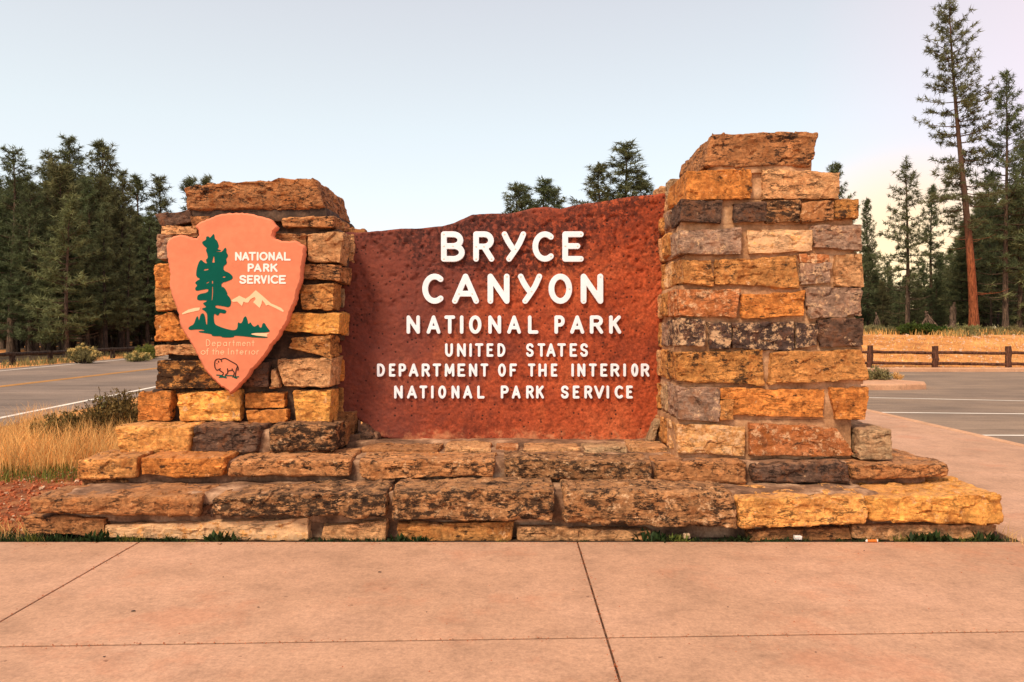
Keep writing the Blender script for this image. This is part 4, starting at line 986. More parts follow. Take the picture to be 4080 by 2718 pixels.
def pine_data(seed, H, cb, Rr, prof=0.75, step_=0.34, nb=(3, 5), bend=None, tuftK=19, r0=None, bark_=BARK, leaf=NEEDLE, dead=14, low=-12, tip=48, droop=0.0, fill=1.0, sz=1.0):
    rg = np.random.default_rng(seed)
    zs = np.linspace(0, H, 16)
    bx, by = (bend or (lambda z: 0.0)), (lambda z: 0.0)
    ph = rg.uniform(0, 6, 2); wob = 0.012 * H
    def cx(z): return np.array([bx(z / H) + wob * math.sin(z / H * 4 + ph[0]) * (z / H), wob * math.sin(z / H * 3.4 + ph[1]) * (z / H), z])
    r0 = r0 or H * 0.0135
    T = Geo()
    v, f = tube([cx(z) for z in zs], r0 * (1 - 0.93 * (zs / H)) * (1 + 0.35 * np.exp(-zs / 0.4)), 9); T.add(v, f)
    cen, dr, tn = [], [], []
    z = cb * H
    while z < H * 0.985:
        tt = (z - cb * H) / (H - cb * H)
        Lb = Rr * min(1, 0.5 + tt * 3.2) * max(0.22, (1 - tt) ** prof)
        for _ in range(rg.integers(nb[0], nb[1] + 1)):
            if rg.random() > fill: continue
            az = rg.uniform(0, 2 * math.pi); L = max(0.18, Lb * rg.uniform(0.55, 1.18)); el = R(low + (tip - low) * tt ** 1.3 + rg.uniform(-9, 9))
            p0 = cx(z + rg.uniform(-.12, .12)); hd = np.array([math.cos(az), math.sin(az), 0])
            ts = np.linspace(0, 1, 6); path = p0 + np.outer(ts * L * math.cos(el), hd); path[:, 2] += ts * L * math.sin(el) + 0.16 * L * ts ** 2.2 - droop * L * np.sin(ts * math.pi)
            v, f = tube(path, 0.010 * (0.6 + L) * (1 - 0.85 * ts) + 0.004, 4); T.add(v, f)
            m = max(2, int(L * 0.8 / 0.20)); lat = np.array([-hd[1], hd[0], 0]); cl = rg.uniform(.72, 1.25)
            for k in range(m):
                u = 0.28 + 0.72 * (k + rg.random() * .6) / m; u = min(u, 1.0)
                p = p0 + hd * (u * L * math.cos(el)); p[2] += u * L * math.sin(el) + 0.16 * L * u ** 2.2 - droop * L * math.sin(u * math.pi)
                wd = 0.42 * L * (1 - 0.6 * u) * rg.uniform(-1, 1) if k < m - 1 else 0
                p = p + lat * wd + np.array([0, 0, rg.uniform(-.05, .10)])
                cen.append(p); dr.append(hd * .7 + lat * np.sign(wd) * .4 + np.array([0, 0, .45])); tn.append(cl * rg.uniform(.75, 1.25))
        z += step_ * rg.uniform(.7, 1.3)
    for k in range(7):
        cen.append(cx(H * (1 - 0.012 * k)) + rg.normal(size=3) * .05); dr.append(np.array([0, 0, 1.0])); tn.append(rg.uniform(.8, 1.2))
    for _ in range(dead):
        z = rg.uniform(0.12, max(0.2, cb * 1.15)) * H; az = rg.uniform(0, 6.28); L = rg.uniform(.4, .75) * Rr; ts = np.linspace(0, 1, 5)
        p0 = cx(z); path = p0 + np.outer(ts * L, np.array([math.cos(az), math.sin(az), 0])); path[:, 2] += -0.15 * L * ts + 0.25 * L * ts ** 3
        v, f = tube(path, 0.022 * (1 - .8 * ts) + .004, 4); T.add(v, f)
    cen, dr, tn = np.array(cen), np.array(dr), np.array(tn); dr /= np.linalg.norm(dr, axis=1, keepdims=True)
    v, f, a_ = blades(rg, cen, dr, 0.66, tuftK, 0.20 * sz, 0.38 * sz, 0.023 * sz, tn)
    tv, tf = T.arr()
    return (tv, tf, bark_), (v, f, a_, leaf), len(cen)
def make_tree(data, loc, label, group=None, name='pine_tree'):
    e = empty(name, loc, label, 'tree', group)
    (tv, tf, bk), (v, f, a_, lf), _n = data
    mesh_np('trunk', tv, tf, bk, e, (0, 0, 0)); mesh_np('crown', v, f, lf, e, (0, 0, 0), False, None, a_)
    return e
def copy_tree(e, loc, s, rz, label, group, sx=1.0):
    c = e.copy(); COL.objects.link(c); c.location = loc; c.scale = (s * sx, s * sx, s); c.rotation_euler = (0, 0, rz); c['label'] = label; c['group'] = group
    for ch in e.children:
        d = ch.copy(); COL.objects.link(d); d.parent = c
    return c
def tree_at(px, Y, top_py=None):
    x = wx(px, Y); zb = float(ground_z(x, Y)) - 0.03; zt_ = wz(top_py, Y)
    return (x, Y, zb), zt_ - zb
# prototypes (first use of each is the prototype itself, moved into place)
PD = [dict(H=15, cb=.16, Rr=2.7, prof=.50, nb=(4, 6), step_=.34), dict(H=14, cb=.30, Rr=2.4, prof=.42, nb=(3, 4), step_=.42), dict(H=13, cb=.10, Rr=2.7, prof=.55, nb=(4, 6), step_=.32),
      dict(H=12, cb=.34, Rr=1.7, prof=.45, nb=(3, 5)), dict(H=14, cb=.22, Rr=2.2, prof=.50, bark_=BARKD, nb=(4, 5)), dict(H=9, cb=.12, Rr=2.3, prof=.62, leaf=NEEDLE_W, nb=(4, 6))]
PROT = [None] * len(PD)
def put(k, px, Y, top_py, label, group=None, sx=1.0, rz=None, rg=random.Random(3)):
    loc, H = tree_at(px, Y, top_py); s = H / PD[k]['H']; rz = rg.uniform(0, 6.28) if rz is None else rz
    if PROT[k] is None:
        d = PD[k]; PROT[k] = e = make_tree(pine_data(100 + k, **d), loc, label, group)
        e.scale = (s * sx, s * sx, s); e.rotation_euler = (0, 0, rz); return e
    return copy_tree(PROT[k], loc, s, rz, label, group or 'pines', sx)
GLF = 'pines of the wood beyond the roadside rail'
put(1, 45, 46, 596, 'tall open-crowned pine at the photo edge, its bare limbs seen against the sky', GLF, 1.35)
put(0, 205, 50, 618, 'dense pine with a rounded top, right of the open-crowned pine at the wood edge', GLF, 1.3)
put(0, 283, 54, 553, 'tallest pine of the wood beyond the road, slim pointed top', GLF, 1.2)
put(2, 395, 52, 570, 'broad full pine with a bushy double top, last tall one before lower ones', GLF, 1.4)
put(3, 543, 58, 704, 'slim pine with a narrow tufted spire just beyond the tall part of the wood', GLF, 1.35)
put(4, 630, 58, 712, 'pine with a pointed crown nearest the shorter pillar among the roadside wood', GLF, 1.35)
put(5, 265, 43, 800, 'young bushy yellow-green pine in front of the dark wood', GLF, 1.2)
put(2, 120, 45, 730, 'full green pine of middle height between the first two tall pines', GLF)
put(3, 750, 58, 714, 'pine whose slim tip peeks over the left end of the shorter pillar capstone', GLF, 1.3)
put(3, 818, 62, 708, 'pine tip rising just behind the middle of the shorter pillar capstone', GLF)
put(4, 480, 50, 690, 'dark pine standing under the shoulder of the wood', GLF)
env_x = [0, 60, 130, 215, 285, 330, 390, 450, 500, 543, 590, 627, 690, 820, 900]
env_y = [620, 640, 700, 640, 590, 660, 610, 690, 790, 740, 790, 750, 850, 880, 990]
rgt = random.Random(11)
n_ = 0
for row, (Yr, sp_) in enumerate(((47, 92), (51, 84), (56, 76), (62, 70), (69, 70), (78, 74), (88, 80))):
    px = -60 + rgt.uniform(0, 60)
    while px < 830:
        if row > 0 or px < 560:
            ty = np.interp(px, env_x, env_y) + rgt.uniform(50, 190)
            put(rgt.choice((0, 1, 2, 5, 4, 4, 2)), px, Yr + rgt.uniform(-2, 2), ty, 'dark pine crowded among others in the shaded wood beyond the road', GLF, rgt.uniform(1.0, 1.4)); n_ += 1
        px += sp_ * rgt.uniform(.75, 1.3)
# pines over the sign slab
GMF = 'pines far behind the sign'
put(2, 2062, 66, 738, 'bushy leftmost pine crown showing over the sloping top of the red slab', GMF, 1.45)
put(0, 2098, 70, 748, 'small round pine crown squeezed between two others over the middle of the slab top', GMF, 1.38)
put(4, 2166, 66, 728, 'slim pine crown, pointed and second from the right in the lower clump over the slab', GMF, 1.81)
put(3, 2206, 68, 756, 'thinnest pine crown at the right of the lower clump over the slab', GMF, 1.30)
put(2, 2396, 58, 660, 'broad bushy pine crown left of the pointed one over the slab', GMF, 1.67)
put(4, 2480, 58, 580, 'pointed pine crown, the highest thing seen over the red slab', GMF, 1.89)
put(0, 2560, 60, 690, 'spreading pine crown close beside the taller pillar over the slab', GMF, 1.45)
# right-hand trees
GRF = 'pines on the bank beyond the car park'
loc, H = tree_at(3881, 45, 1)
lean = wx(3769, 45) - loc[0]
def hb(u): return np.interp(u, [0, .3, .59, 1], [0, -0.28 * 1, 0.66 * lean, lean]) if False else lean * (0.20 * u + 1.3 * u * u - 0.5 * u ** 3)
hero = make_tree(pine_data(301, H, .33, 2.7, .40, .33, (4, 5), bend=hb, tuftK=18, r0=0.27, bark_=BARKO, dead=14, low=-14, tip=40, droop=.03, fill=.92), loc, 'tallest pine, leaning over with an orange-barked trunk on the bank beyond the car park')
loc, H = tree_at(4006, 46, 282)
make_tree(pine_data(302, H, .26, 2.7, .58, .36, (4, 5), r0=.18, tip=52, tuftK=18, fill=.95), loc, 'tall straight pine with a tufted spire right of the leaning orange-barked pine', GRF)
loc, H = tree_at(3615, 50, 632)
make_tree(pine_data(303, H, .26, 2.0, .52, .40, (3, 5), r0=.16, tip=40, tuftK=18, fill=.92), loc, 'slim straight pine with short level branches standing alone left of the leaning pine', GRF)
loc, H = tree_at(3712, 58, 745)
make_tree(pine_data(304, H, .24, 1.9, .8, .30, (3, 5), r0=.16), loc, 'small pine between the lone slim pine and the leaning orange-barked one', GRF)
put(2, 3458, 55, 797, 'pine with a dark conical crown right beside the outer edge of the taller pillar', GRF, .8)
put(2, 3335, 52, 655, 'pine whose upper twigs stick out past the stepped top of the taller pillar', GRF, 1.1)
put(5, 4062, 47, 760, 'broad yellow-green pine at the right photo edge behind the tall straight spire', GRF, 1.5)
put(2, 3940, 54, 700, 'dense pine filling the gap between the leaning pine and the tall straight spire', GRF, 1.0)
put(4, 4075, 56, 570, 'tall dark pine behind the others at the far right photo edge', GRF, 1.0)
put(5, 3870, 52, 880, 'low bushy pine behind the trunk of the leaning pine', GRF, 1.3)
rgt = random.Random(21)
ex = [3330, 3450, 3520, 3600, 3680, 3760, 3830, 3900, 4080]; ey = [980, 990, 1030, 1090, 1050, 960, 900, 790, 700]
for row, (Yr, sp_) in enumerate(((55, 90), (60, 78), (66, 72), (73, 70), (82, 74))):
    px = 3400 + rgt.uniform(0, 60)
    while px < 4150:
        ty = np.interp(px, ex, ey) + rgt.uniform(0, 120)
        put(rgt.choice((0, 2, 2, 4, 5)), px, Yr + rgt.uniform(-2, 2), ty, 'dark pine crowded in the shaded wood on top of the bank', GRF, rgt.uniform(.95, 1.35))
        px += sp_ * rgt.uniform(.75, 1.3)
for px, Y, py, k in ((3975, 50, 980, 4), (3948, 49, 1010, 3)):
    put(k, px, Y, py - 150, 'thin-stemmed pine close beside the tall straight spire', GRF, .8)
# far wood, one mass behind everything on both sides
far_g = Geo(); rg = np.random.default_rng(8)
d_ = pine_data(400, 10, .05, 2.3, .8, .42, (3, 4), tuftK=5, dead=0, sz=2.2)
fv, ff, fa = d_[1][0], d_[1][1], d_[1][2]; tv, tf = d_[0][0], d_[0][1]
fv = fv[:]; rows = []
for x in np.concatenate([np.arange(-150, -95, 2.6), np.arange(-95, -22, 1.6), np.arange(-22, 26, 2.2), np.arange(26, 105, 1.6), np.arange(105, 150, 2.6)]):
    for y in (98, 106, 114):
        yy = y + rg.uniform(-5, 5); xx = x + rg.uniform(-1, 1)
        tp = np.interp(HX + xx / yy * FPX, [-200, 0, 560, 900, 3330, 3520, 3620, 3700, 3900, 4080], [780, 780, 860, 1010, 1060, 1120, 1150, 1130, 1040, 960])
        hgt = (HY - tp) / FPX * yy + EYE - float(ground_z(xx, yy)); hgt *= rg.uniform(.85, 1.0); s = hgt / 10; a_ = rg.uniform(0, 6.28)
        M = np.array([[math.cos(a_), -math.sin(a_), 0], [math.sin(a_), math.cos(a_), 0], [0, 0, 1]]) * s
        far_g.add(fv @ M.T + (xx, yy, float(ground_z(xx, yy))), ff, fa)
tag(far_g.build('far_wood', NEEDLE, smooth=False), 'dark far-off pine wood closing the view behind the nearer trees', kind='stuff')

# ------------------------------------------------------------------ rail fences
def pole(p, q, r, sides=10, seed=0, n=9):
    p, q = np.array(p, float), np.array(q, float); ts = np.linspace(0, 1, n); rg = np.random.default_rng(seed)
    path = p + np.outer(ts, q - p); path[1:-1] += rg.normal(size=(n - 2, 3)) * r * .08
    v, f = tube(path, r * (1 + rg.normal(size=n) * .05), sides); k = len(v)
    # end caps
    vs = np.concatenate([v, [p], [q]]); j = np.arange(sides); j2 = (j + 1) % sides
    f2 = np.concatenate([f, np.stack([j2, j, np.full(sides, k), np.full(sides, k)], 1), np.stack([k - sides + j, k - sides + j2, np.full(sides, k + 1), np.full(sides, k + 1)], 1)])
    return vs, f2
def poly_obj(name, v, f, mat, parent, origin):
    me = bpy.data.meshes.new(name); v = np.asarray(v) - np.asarray(origin)
    me.from_pydata([tuple(x) for x in v], [], [tuple(dict.fromkeys(x)) for x in f.tolist()]); me.polygons.foreach_set('use_smooth', np.full(len(me.polygons), True)); me.set_sharp_from_angle(angle=R(50)); me.materials.append(mat)
    o = bpy.data.objects.new(name, me); COL.objects.link(o); o.parent = parent; return o
fr = empty('rail_fence', (13, 30.4, 0), 'low reddish-brown wooden fence with two rails below the dry bank beyond the car park', 'fence')
posts = [(3467, 1375, 1452), (3727, 1391, 1454), (4022, 1391, 1475)]
px_, yy_ = [], []
P3 = []
x_a, x_b = wx(3467, 30.6), wx(4022, 29.95)
dx = (wx(3727, 30.3) - x_a)
xs_ = [x_a - 2 * dx, x_a - dx, x_a, wx(3727, 30.3), x_b, x_b + dx * 1.1, x_b + 2.2 * dx, x_b + 3.3 * dx]
for i, x in enumerate(xs_):
    y = 30.6 - 0.11 * (x - x_a); z0 = float(ground_z(x, y)); P3.append((x, y, z0))
    v, f = pole((x, y, z0 - .2), (x, y, z0 + 0.90), 0.115, 12, i); poly_obj('post', v, f, RAIL, fr, fr.location)
for i in range(len(P3) - 1):
    for h_, rr in ((.64, .062), (.20, .062)):
        a_, b2 = P3[i], P3[i + 1]
        v, f = pole((a_[0] + .09, a_[1], a_[2] + h_), (b2[0] - .09, b2[1], b2[2] + h_ - .02), rr, 10, 30 + i, 12); poly_obj('rail', v, f, RAIL, fr, fr.location)
fl_ = empty('rail_fence', (-22, 38, 0), 'low dark wooden fence with a single rail along the far verge of the road', 'fence')
L0, L1 = gnd(48, 1455, -.05), gnd(640, 1414, -.05)
dirv = (np.array(L1) - np.array(L0)) / 5.0
P3 = [tuple(np.array(L0) + dirv * k) + (-.05,) for k in range(-3, 9)]
for i, (x, y, z0) in enumerate(P3):
    v, f = pole((x, y, z0 - .2), (x, y, z0 + .55), 0.12, 10, 60 + i); poly_obj('post', v, f, RAILD, fl_, fl_.location)
for i in range(len(P3) - 1):
    a_, b2 = P3[i], P3[i + 1]
    v, f = pole((a_[0], a_[1] + .02, .42), (b2[0], b2[1] - .02, .44), .085, 10, 90 + i, 12); poly_obj('rail', v, f, RAILD, fl_, fl_.location)

# ------------------------------------------------------------------ grass and shrubs
def grass(name, n, region, h0, h1, w, mat, seed, zf, lean=.35, label=None, clump=0.0):
    rg = np.random.default_rng(seed); pts = []
    while len(pts) < n:
        m = n * 2; x = rg.uniform(region[0], region[1], m); y = rg.uniform(region[2], region[3], m)
        ok = region[4](x, y)
        if clump: ok &= (fbm(np.stack([x, y, 0 * x], 1) * clump, seed, 3) + rg.uniform(-.5, .5, m)) > 0
        pts += list(zip(x[ok], y[ok]))
    pts = np.array(pts[:n]); z = zf(pts[:, 0], pts[:, 1])
    az = rg.uniform(0, 6.28, n); L = rg.uniform(h0, h1, n); ln = rg.uniform(.05, lean, n); d = np.stack([np.cos(az), np.sin(az)], 1)
    az2 = rg.uniform(0, 6.28, n); s = np.stack([np.cos(az2), np.sin(az2)], 1) * w
    V = []
    for u, ww in ((0, 1), (.4, .8), (.75, .5), (1, .12)):
        c = pts + d * (ln * L * u ** 1.8)[:, None]; zz = z + L * u * (1 - .25 * ln * u)
        V += [np.column_stack([c - s * ww, zz]), np.column_stack([c + s * ww, zz])]
    V = np.stack(V, 1).reshape(-1, 3); b0 = np.arange(n)[:, None] * 8
    F = np.concatenate([b0 + np.array([[0, 1, 3, 2]]), b0 + np.array([[2, 3, 5, 4]]), b0 + np.array([[4, 5, 7, 6]])])
    tint = np.repeat(np.clip(rg.uniform(.55, 1.2, n) + .28 * fbm(np.column_stack([pts, 0 * pts[:, 0]]) * 2.2, seed + 3, 3), .3, 1.5), 8)
    o = mesh_np(name, V, F, mat, None, (0, 0, 0), True, None, tint)
    return tag(o, label, kind='stuff')
flat = lambda x, y: np.full(np.shape(x), -0.045)
edge_near = lambda y: np.interp(y, [7, 60], [line_pts(*near, 7, 60)[0][0], line_pts(*near, 7, 60)[1][0]])
edge_far = lambda y: np.interp(y, [15, 80], [line_pts(*far, 15, 80)[0][0], line_pts(*far, 15, 80)[1][0]])
grass('dry_grass', 11000, (-9.6, -2.9, 8.1, 12.0, lambda x, y: (x > edge_near(y) + 1.5 + .4 * np.sin(y * 3)) & (y > 8.2 + .25 * np.sin(x * 5))), .22, .52, .0034, DRYGRASS, 31, flat, .75, 'tall golden dry grass between the road and the stone base')
grass('dry_grass', 2600, (-11, -3.5, 12, 26, lambda x, y: (x > edge_near(y) + 1.6)), .12, .32, .006, DRYGRASS, 32, flat, .5, 'golden dry grass along the near road verge')
grass('dry_grass', 5000, (-3.2, 3.5, 8.3, 28, lambda x, y: y > 8.3), .10, .34, .006, DRYGRASS, 38, flat, .7, 'dry grass on the ground behind the sign', 0.5)
grass('green_grass', 3500, (-7.6, -3.0, 7.75, 8.6, lambda x, y: y > 7.75 + .2 * np.sin(x * 4)), .04, .13, .004, GREENGRASS, 33, flat, .7, 'short green grass at the front of the golden grass')
grass('verge_grass', 3200, (-32, -18.5, 20, 62, lambda x, y: (x < edge_far(y) - .9) & (x > edge_far(y) - 4.0)), .10, .32, .014, SAGE, 34, flat, .6, 'dry straw grass on the far road verge under the dark rail', 0.8)
grass('bank_grass', 5200, (8, 36, 39.5, 45.5, lambda x, y: y > 40 + .6 * np.sin(x)), .12, .36, .02, SAGE, 35, ground_z, .6, 'grey tufts along the top of the dry bank', 0.5)
grass('bank_grass', 3000, (8, 36, 39.2, 45, lambda x, y: y > 39.5 + .6 * np.sin(x)), .12, .40, .018, DRYGRASS, 37, ground_z, .6, 'straw tufts along the top of the dry bank', 0.6)
grass('bank_grass', 2600, (8, 30, 30.0, 39, lambda x, y: y > 29.9), .06, .2, .014, DRYGRASS, 36, ground_z, .8, 'thin straw scattered over the dry orange bank')

def shrub(loc, w, h, mat, label, seed, n=60, leafn=26, lf=(.03, .06), lw=.006, name='shrub', stem=BARKD, bloom=None, up=.5, group=None, sr=.006):
    rg = np.random.default_rng(seed); e = empty(name, loc, label, 'shrub', group); S = Geo(); cen, dr = [], []; tips = []
    for _ in range(n):
        az = rg.uniform(0, 6.28); rr = math.sqrt(rg.random()) * w / 2; hh = h * rg.uniform(.55, 1.05) * (1 - .45 * (rr / (w / 2)) ** 2); ts = np.linspace(0, 1, 5)
        p0 = np.array([math.cos(az) * rr * .35, math.sin(az) * rr * .35, -.03]); p1 = np.array([math.cos(az) * rr, math.sin(az) * rr, hh])
        path = p0 + np.outer(ts, p1 - p0); path[:, :2] += np.outer(np.sin(ts * 3.14), rg.normal(size=2) * .06 * w)
        v, f = tube(path, sr * (1 - .7 * ts) + .0012, 4); S.add(v, f); tips.append(p1)
        for k in range(leafn):
            u = rg.uniform(1 - up - .2, 1.0); i = min(int(u * 4), 3); p = path[i] + (path[i + 1] - path[i]) * (u * 4 - i)
            cen.append(p + rg.normal(size=3) * .03 * w); dr.append((p1 - p0) / np.linalg.norm(p1 - p0))
    S.build('stems', stem, e, (0, 0, 0))
    v, f, a_ = blades(rg, np.array(cen), np.array(dr), .6, 3, lf[0], lf[1], lw, rg.uniform(.6, 1.3, len(cen))); mesh_np('leaves', v, f, mat, e, (0, 0, 0), False, None, a_)
    if bloom:
        tp = np.array(tips)[:: 2]; v, f, a_ = blades(rg, np.repeat(tp, 6, 0) + rg.normal(size=(len(tp) * 6, 3)) * .02 * w, np.tile([[0, 0, 1.0]], (len(tp) * 6, 1)), .9, 3, lf[0], lf[1], lw * 2.0, np.full(len(tp) * 6, 1.0)); mesh_np('blooms', v, f, bloom, e, (0, 0, 0), False, None, a_)
    return e
def spot(px, py, z=-.045): x, y = gnd(px, py, z); return (x, y, z)
x, y, z = spot(470, 1765); shrub((x, y, z), 1.15, .74, SHRUBD, 'dark olive-brown twiggy shrub in the golden grass just left of the shorter pillar', 41, 190, 40, (.025, .055), .009)
shrub((x - .62, y - .35, z), .7, .48, SHRUBD, 'smaller low olive-brown shrub at the left foot of the larger twiggy one', 42, 90, 36, (.025, .055), .009)
shrub((wx(425, 10.3), 10.3, -.045), .25, 1.05, DRYGRASS, 'thin dry thistle stalks with pale seed heads rising above the twiggy shrub', 43, 7, 2, (.03, .05), .006, name='thistle', bloom=SAGE)
shrub((wx(335, 34.5), 34.5, -.045), 1.35, 1.0, SAGE, 'rounded grey-green bush with yellow flower tips in front of the dark roadside rail', 44, 70, 22, (.06, .12), .014, bloom=YELLOWF, sr=.012)
shrub((wx(545, 36.5), 36.5, -.045), 1.3, .5, SAGE, 'low bush covered with pale yellow flowers beside the road near the shorter pillar', 45, 60, 14, (.06, .12), .014, bloom=YELLOWF, sr=.012)
shrub((wx(590, 39.5), 39.5, -.045), 1.4, .8, GREENGRASS, 'bright green bush behind the pale yellow flowers near the shorter pillar', 46, 60, 20, (.06, .14), .014, sr=.012)
def bank_spot(px, Y): x = wx(px, Y); return (x, Y, float(ground_z(x, Y)))
shrub(bank_spot(3640, 41.5), 1.9, .62, BUSHG, 'wide dark green rounded bush on the bank in front of the stick pile', 47, 150, 26, (.06, .12), .035, sr=.01)
shrub(bank_spot(3690, 41.3), 1.5, .60, BUSHG, 'dark green bush touching the wide rounded one on its right', 48, 110, 26, (.06, .12), .035, sr=.01)
shrub(bank_spot(3762, 41.6), .9, .45, BUSHG, 'small yellow-green bush right of the dark green bushes', 49, 60, 22, (.06, .12), .03, sr=.01)
for i, (px, Y, w_, h_) in enumerate(((3450, 43, 2.0, .5), (3490, 44, 1.5, .55), (3540, 42.5, 1.8, .4), (3835, 42.5, 1.9, .55), (3880, 43, 1.4, .5), (3950, 42.5, 1.6, .4), (4030, 42.8, 1.9, .5))):
    shrub(bank_spot(px, Y), w_, h_, SAGE, 'grey-green sagebrush in the row along the top of the dry bank', 50 + i, 70, 16, (.08, .16), .018, sr=.01, group='sagebrush on top of the bank', name='sagebrush')
shrub((wx(3478, 22.6), 22.6, .0), 1.1, .42, SAGE, 'grey-green plant growing on the kerbed traffic island beside the taller pillar', 60, 50, 18, (.05, .1), .012, sr=.008)
shrub((wx(3575, 22.9), 22.9, .0), .35, .24, DRYGRASS, 'small straw tuft on the kerbed traffic island', 61, 24, 6, (.05, .1), .008, sr=.004, name='grass_tuft')

# weeds at the foot of the base
def weed(x, y, s, seed, kind, label, group=None):
    rg = np.random.default_rng(seed); n = int(60 * (0.6 + s * 6)); g = Geo()
    for _ in range(n):
        az = rg.uniform(0, 6.28); L = s * rg.uniform(.4, 1.1); el = R(rg.uniform(10, 80)); d = np.array([math.cos(az) * math.cos(el), math.sin(az) * math.cos(el) * .6, math.sin(el)]); o_ = np.array([rg.normal() * s * .5, rg.normal() * .015, 0])
        sd_ = np.cross(d, [0, 0, 1]); sd_ /= np.linalg.norm(sd_) + 1e-9; w_ = L * (.13 if kind == 'leaf' else .04)
        p = [o_, o_ + d * L * .5 + sd_ * w_, o_ + d * L - np.array([0, 0, L * .15]), o_ + d * L * .5 - sd_ * w_]
        g.add(p, [[0, 1, 2, 3]], rg.uniform(.6, 1.3))
    v, f = g.arr(); o = mesh_np('weed', v, f, WEED if kind == 'leaf' else GREENGRASS, None, (x, y, -.014) if False else (0, 0, 0), True, None, np.concatenate(g.a))
    o.location = (x, y, -.014); tag(o, label, 'weed', group); return o
GW = 'weeds along the foot of the stone base'
wl_ = [(120, .12), (205, .10), (380, .16), (520, .11), (670, .10), (880, .16), (760, .06), (1600, .12), (1680, .10), (2000, .06), (2330, .05), (2620, .17), (2700, .15), (2960, .12), (3350, .06), (3600, .11), (3680, .16), (3760, .13), (3850, .10), (3940, .15)]
for i, (px, s) in enumerate(wl_):
    lab = 'low dark green weed growing in the gap between the stone base and the pavement'
    weed(wx(px, 5.50), 5.51, s * .72, 70 + i, 'leaf' if i % 3 else 'grass', lab, GW)
g_ = grass('moss_strip', 2000, (-4.3, 3.7, 5.48, 5.545, lambda x, y: (fbm(np.stack([x, y * 0, 0 * x], 1) * 3.5, 5, 3) > .05) | (x < -2.4) | (x > 3.1)), .008, .045, .004, WEED, 71, lambda x, y: np.full(np.shape(x), -.016), .9, 'dark green moss and seedlings along the foot of the stone base')
grass('dry_weeds', 500, (-5.2, -3.35, 5.5, 5.9, lambda x, y: x < -3.3), .05, .22, .003, DRYGRASS, 72, flat, .9, 'dry straw and dark weeds at the left corner of the stone base')
grass('dark_weeds', 900, (-5.0, -3.2, 5.48, 5.75, lambda x, y: x < -3.2), .03, .13, .005, WEED, 73, flat, .9, 'dark weeds at the left corner of the stone base')
grass('corner_grass', 70, (3.5, 3.75, 5.2, 5.75, lambda x, y: np.abs(x - 3.68) < .05), .05, .20, .002, DRYGRASS, 74, flat, .9, 'thin dry grass in the slab joint at the right corner of the stone base')

# grit on the pavement, thicker along the joints and the foot of the base
rgg = np.random.default_rng(77); gg = Geo(); gb = np.array([[1, 0, -.4], [-.5, .87, -.4], [-.5, -.87, -.4], [0.1, 0, .6]]); gF = np.array([[0, 1, 3], [1, 2, 3], [2, 0, 3]])
for i in range(1500):
    m = rgg.random()
    if m < .35: x, y = rgg.choice([-2.71, .476, 3.70]) + rgg.normal() * .012, rgg.uniform(2.6, 5.4)
    elif m < .6: x = rgg.uniform(-3.5, 3.6); y = float(yj(0, x)) + rgg.normal() * .014
    elif m < .85: x, y = rgg.uniform(-3.6, 3.6), 5.46 - abs(rgg.normal()) * .035
    else: x, y = rgg.uniform(-4, 5), rgg.uniform(2.6, 5.4)
    sz_ = rgg.uniform(.0018, .0055); a_ = rgg.uniform(0, 6.28); M = np.array([[math.cos(a_), -math.sin(a_), 0], [math.sin(a_), math.cos(a_), 0], [0, 0, 1]])
    gg.add((gb * rgg.uniform(.6, 1.3, (4, 3))) @ M.T * sz_ + (x, y, sz_ * .35), gF)
tag(gg.build('grit', PEBR, smooth=False), 'fine grit scattered over the pavement joints', kind='stuff')

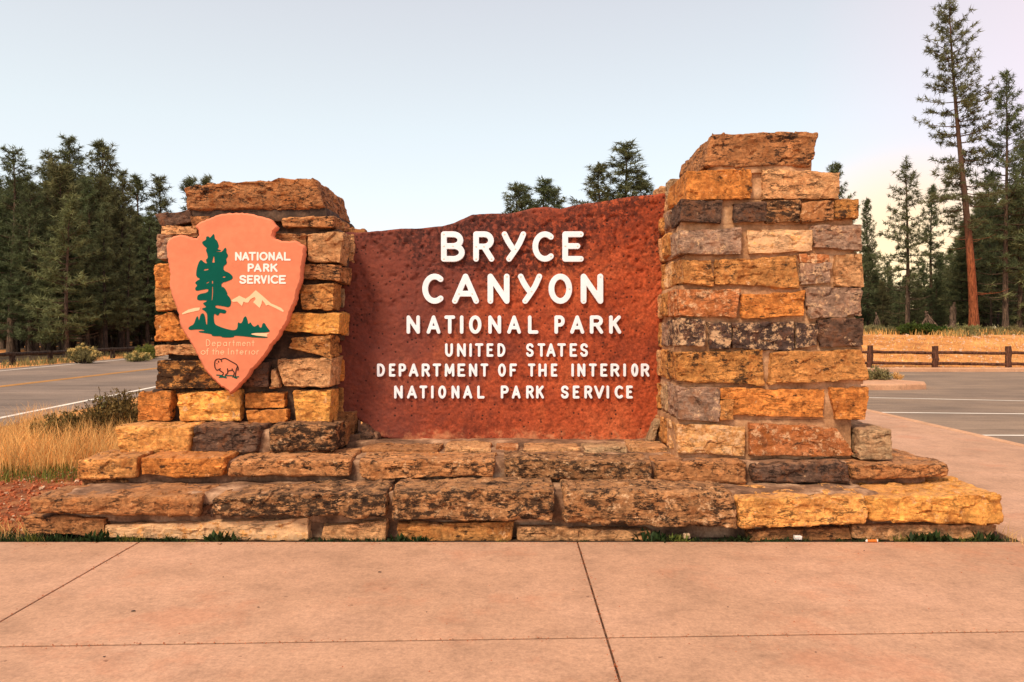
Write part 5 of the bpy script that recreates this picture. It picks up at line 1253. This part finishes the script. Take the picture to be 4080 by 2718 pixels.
# small things on the pavement
def lump(name, px, py, w_, d_, h_, mat, label, cat, seed, group=None):
    x, y = gnd(px, py); v, f = rock_geo([(-w_ / 2, h_), (w_ / 2, h_), (w_ / 2, -.001), (-w_ / 2, -.001)], -d_ / 2, d_ / 2, seed, res=w_ / 9, r=h_ * .45, amp=h_ * .15, ledge=0, warp=w_ * .08, freq=60, facet=0)
    o = mesh_np(name, v, f, mat); o.location = (x, y, 0); return tag(o, label, cat, group)
lump('pebble', 3178, 2151, .055, .04, .03, PAPER, 'small white stone at the foot of the stone base', 'pebble', 201)
lump('pebble', 2737, 2146, .05, .04, .04, PEB, 'small tan stone beside the dark weeds in the gap of the stone base', 'pebble', 202)
for i, (px, py, w_) in enumerate(((530, 2436, .035), (1512, 2281, .028), (1030, 2421, .016), (416, 2618, .016), (2062, 2385, .010), (3443, 2195, .012), (890, 2300, .010), (1700, 2440, .010), (2900, 2420, .012), (3250, 2600, .010))):
    rg = np.random.default_rng(400 + i); n = 9; an = np.arange(n) * 2 * math.pi / n + rg.uniform(0, 6)
    rr = w_ / 2 * rg.uniform(.45, 1.1, n); up = np.stack([np.cos(an) * rr, np.sin(an) * rr * .55, .002 + .12 * w_ * rg.random(n)], 1); dn_ = up - np.array([0, 0, .0015])
    vv = np.concatenate([up, dn_, [[0, 0, .004], [0, 0, .0025]]]); j = np.arange(n); j2 = (j + 1) % n
    ff = np.concatenate([np.stack([j, j2, np.full(n, 2 * n), np.full(n, 2 * n)], 1), np.stack([j2 + n, j + n, np.full(n, 2 * n + 1), np.full(n, 2 * n + 1)], 1), np.stack([j, j + n, j2 + n, j2], 1)])
    o = poly_obj('dead_leaf', vv, ff, DARKLEAF, None, (0, 0, 0)); x, y = gnd(px, py); o.location = (x, y, 0.0005)
    tag(o, 'tiny dark scrap of leaf litter lying on the pale pavement', 'leaf litter', 'dark scraps on the pavement')
tube_e = empty('paper_tube', (wx(3474, 5.46), 5.462, .012), 'small orange paper tube with white ends lying at the foot of the stone base', 'litter')
for nm, x0, x1, m_ in (('wrapper', -.034, .034, ORANGEP), ('tube_end', -.041, -.034, PAPER), ('tube_end', .034, .041, PAPER)):
    v, f = pole((x0, 0, 0), (x1, 0, -.001), .011, 12, 5, 4); poly_obj(nm, v, f, m_, tube_e, (0, 0, 0))

# stick piles and stump on the bank
def sticks(px, Y, h_, w_, n, label, seed):
    loc = bank_spot(px, Y); e = empty('stick_pile', loc, label, 'stick pile'); rg = np.random.default_rng(seed)
    for i in range(n):
        az = rg.uniform(0, 6.28); r_ = w_ / 2 * rg.uniform(.6, 1.05); hh = h_ * rg.uniform(.75, 1.1)
        p = np.array([math.cos(az) * r_, math.sin(az) * r_, -.05]); q = np.array([-math.cos(az) * r_ * .12, -math.sin(az) * r_ * .12, hh])
        v, f = pole(p, q, rg.uniform(.022, .055), 7, seed + i, 6); poly_obj('stick', v, f, STICK, e, (0, 0, 0))
sticks(3693, 46.5, 1.35, 1.9, 20, 'tepee-shaped pile of grey dead branches behind the dark green bush', 300)
sticks(3800, 46, .75, 1.3, 12, 'small collapsed pile of sticks left of the leaning pine trunk', 330)
sticks(3492, 50, 1.5, 1.2, 7, 'thin leaning poles stacked as an open tripod near the taller pillar', 350)
loc = bank_spot(3795, 47.5); e = empty('dead_snag', loc, 'short broken grey-brown trunk standing left of the leaning pine', 'tree stump')
v, f = pole((0, 0, -.1), (.05, 0, 1.7), .19, 10, 9, 9); poly_obj('trunk', v, f, BARK, e, (0, 0, 0))
v, f = pole((.05, 0, 1.6), (.12, 0, 2.0), .08, 8, 10, 5); poly_obj('broken_tip', v, f, BARK, e, (0, 0, 0))

scene.cycles.max_bounces = 6; scene.cycles.diffuse_bounces = 3; scene.cycles.transparent_max_bounces = 4
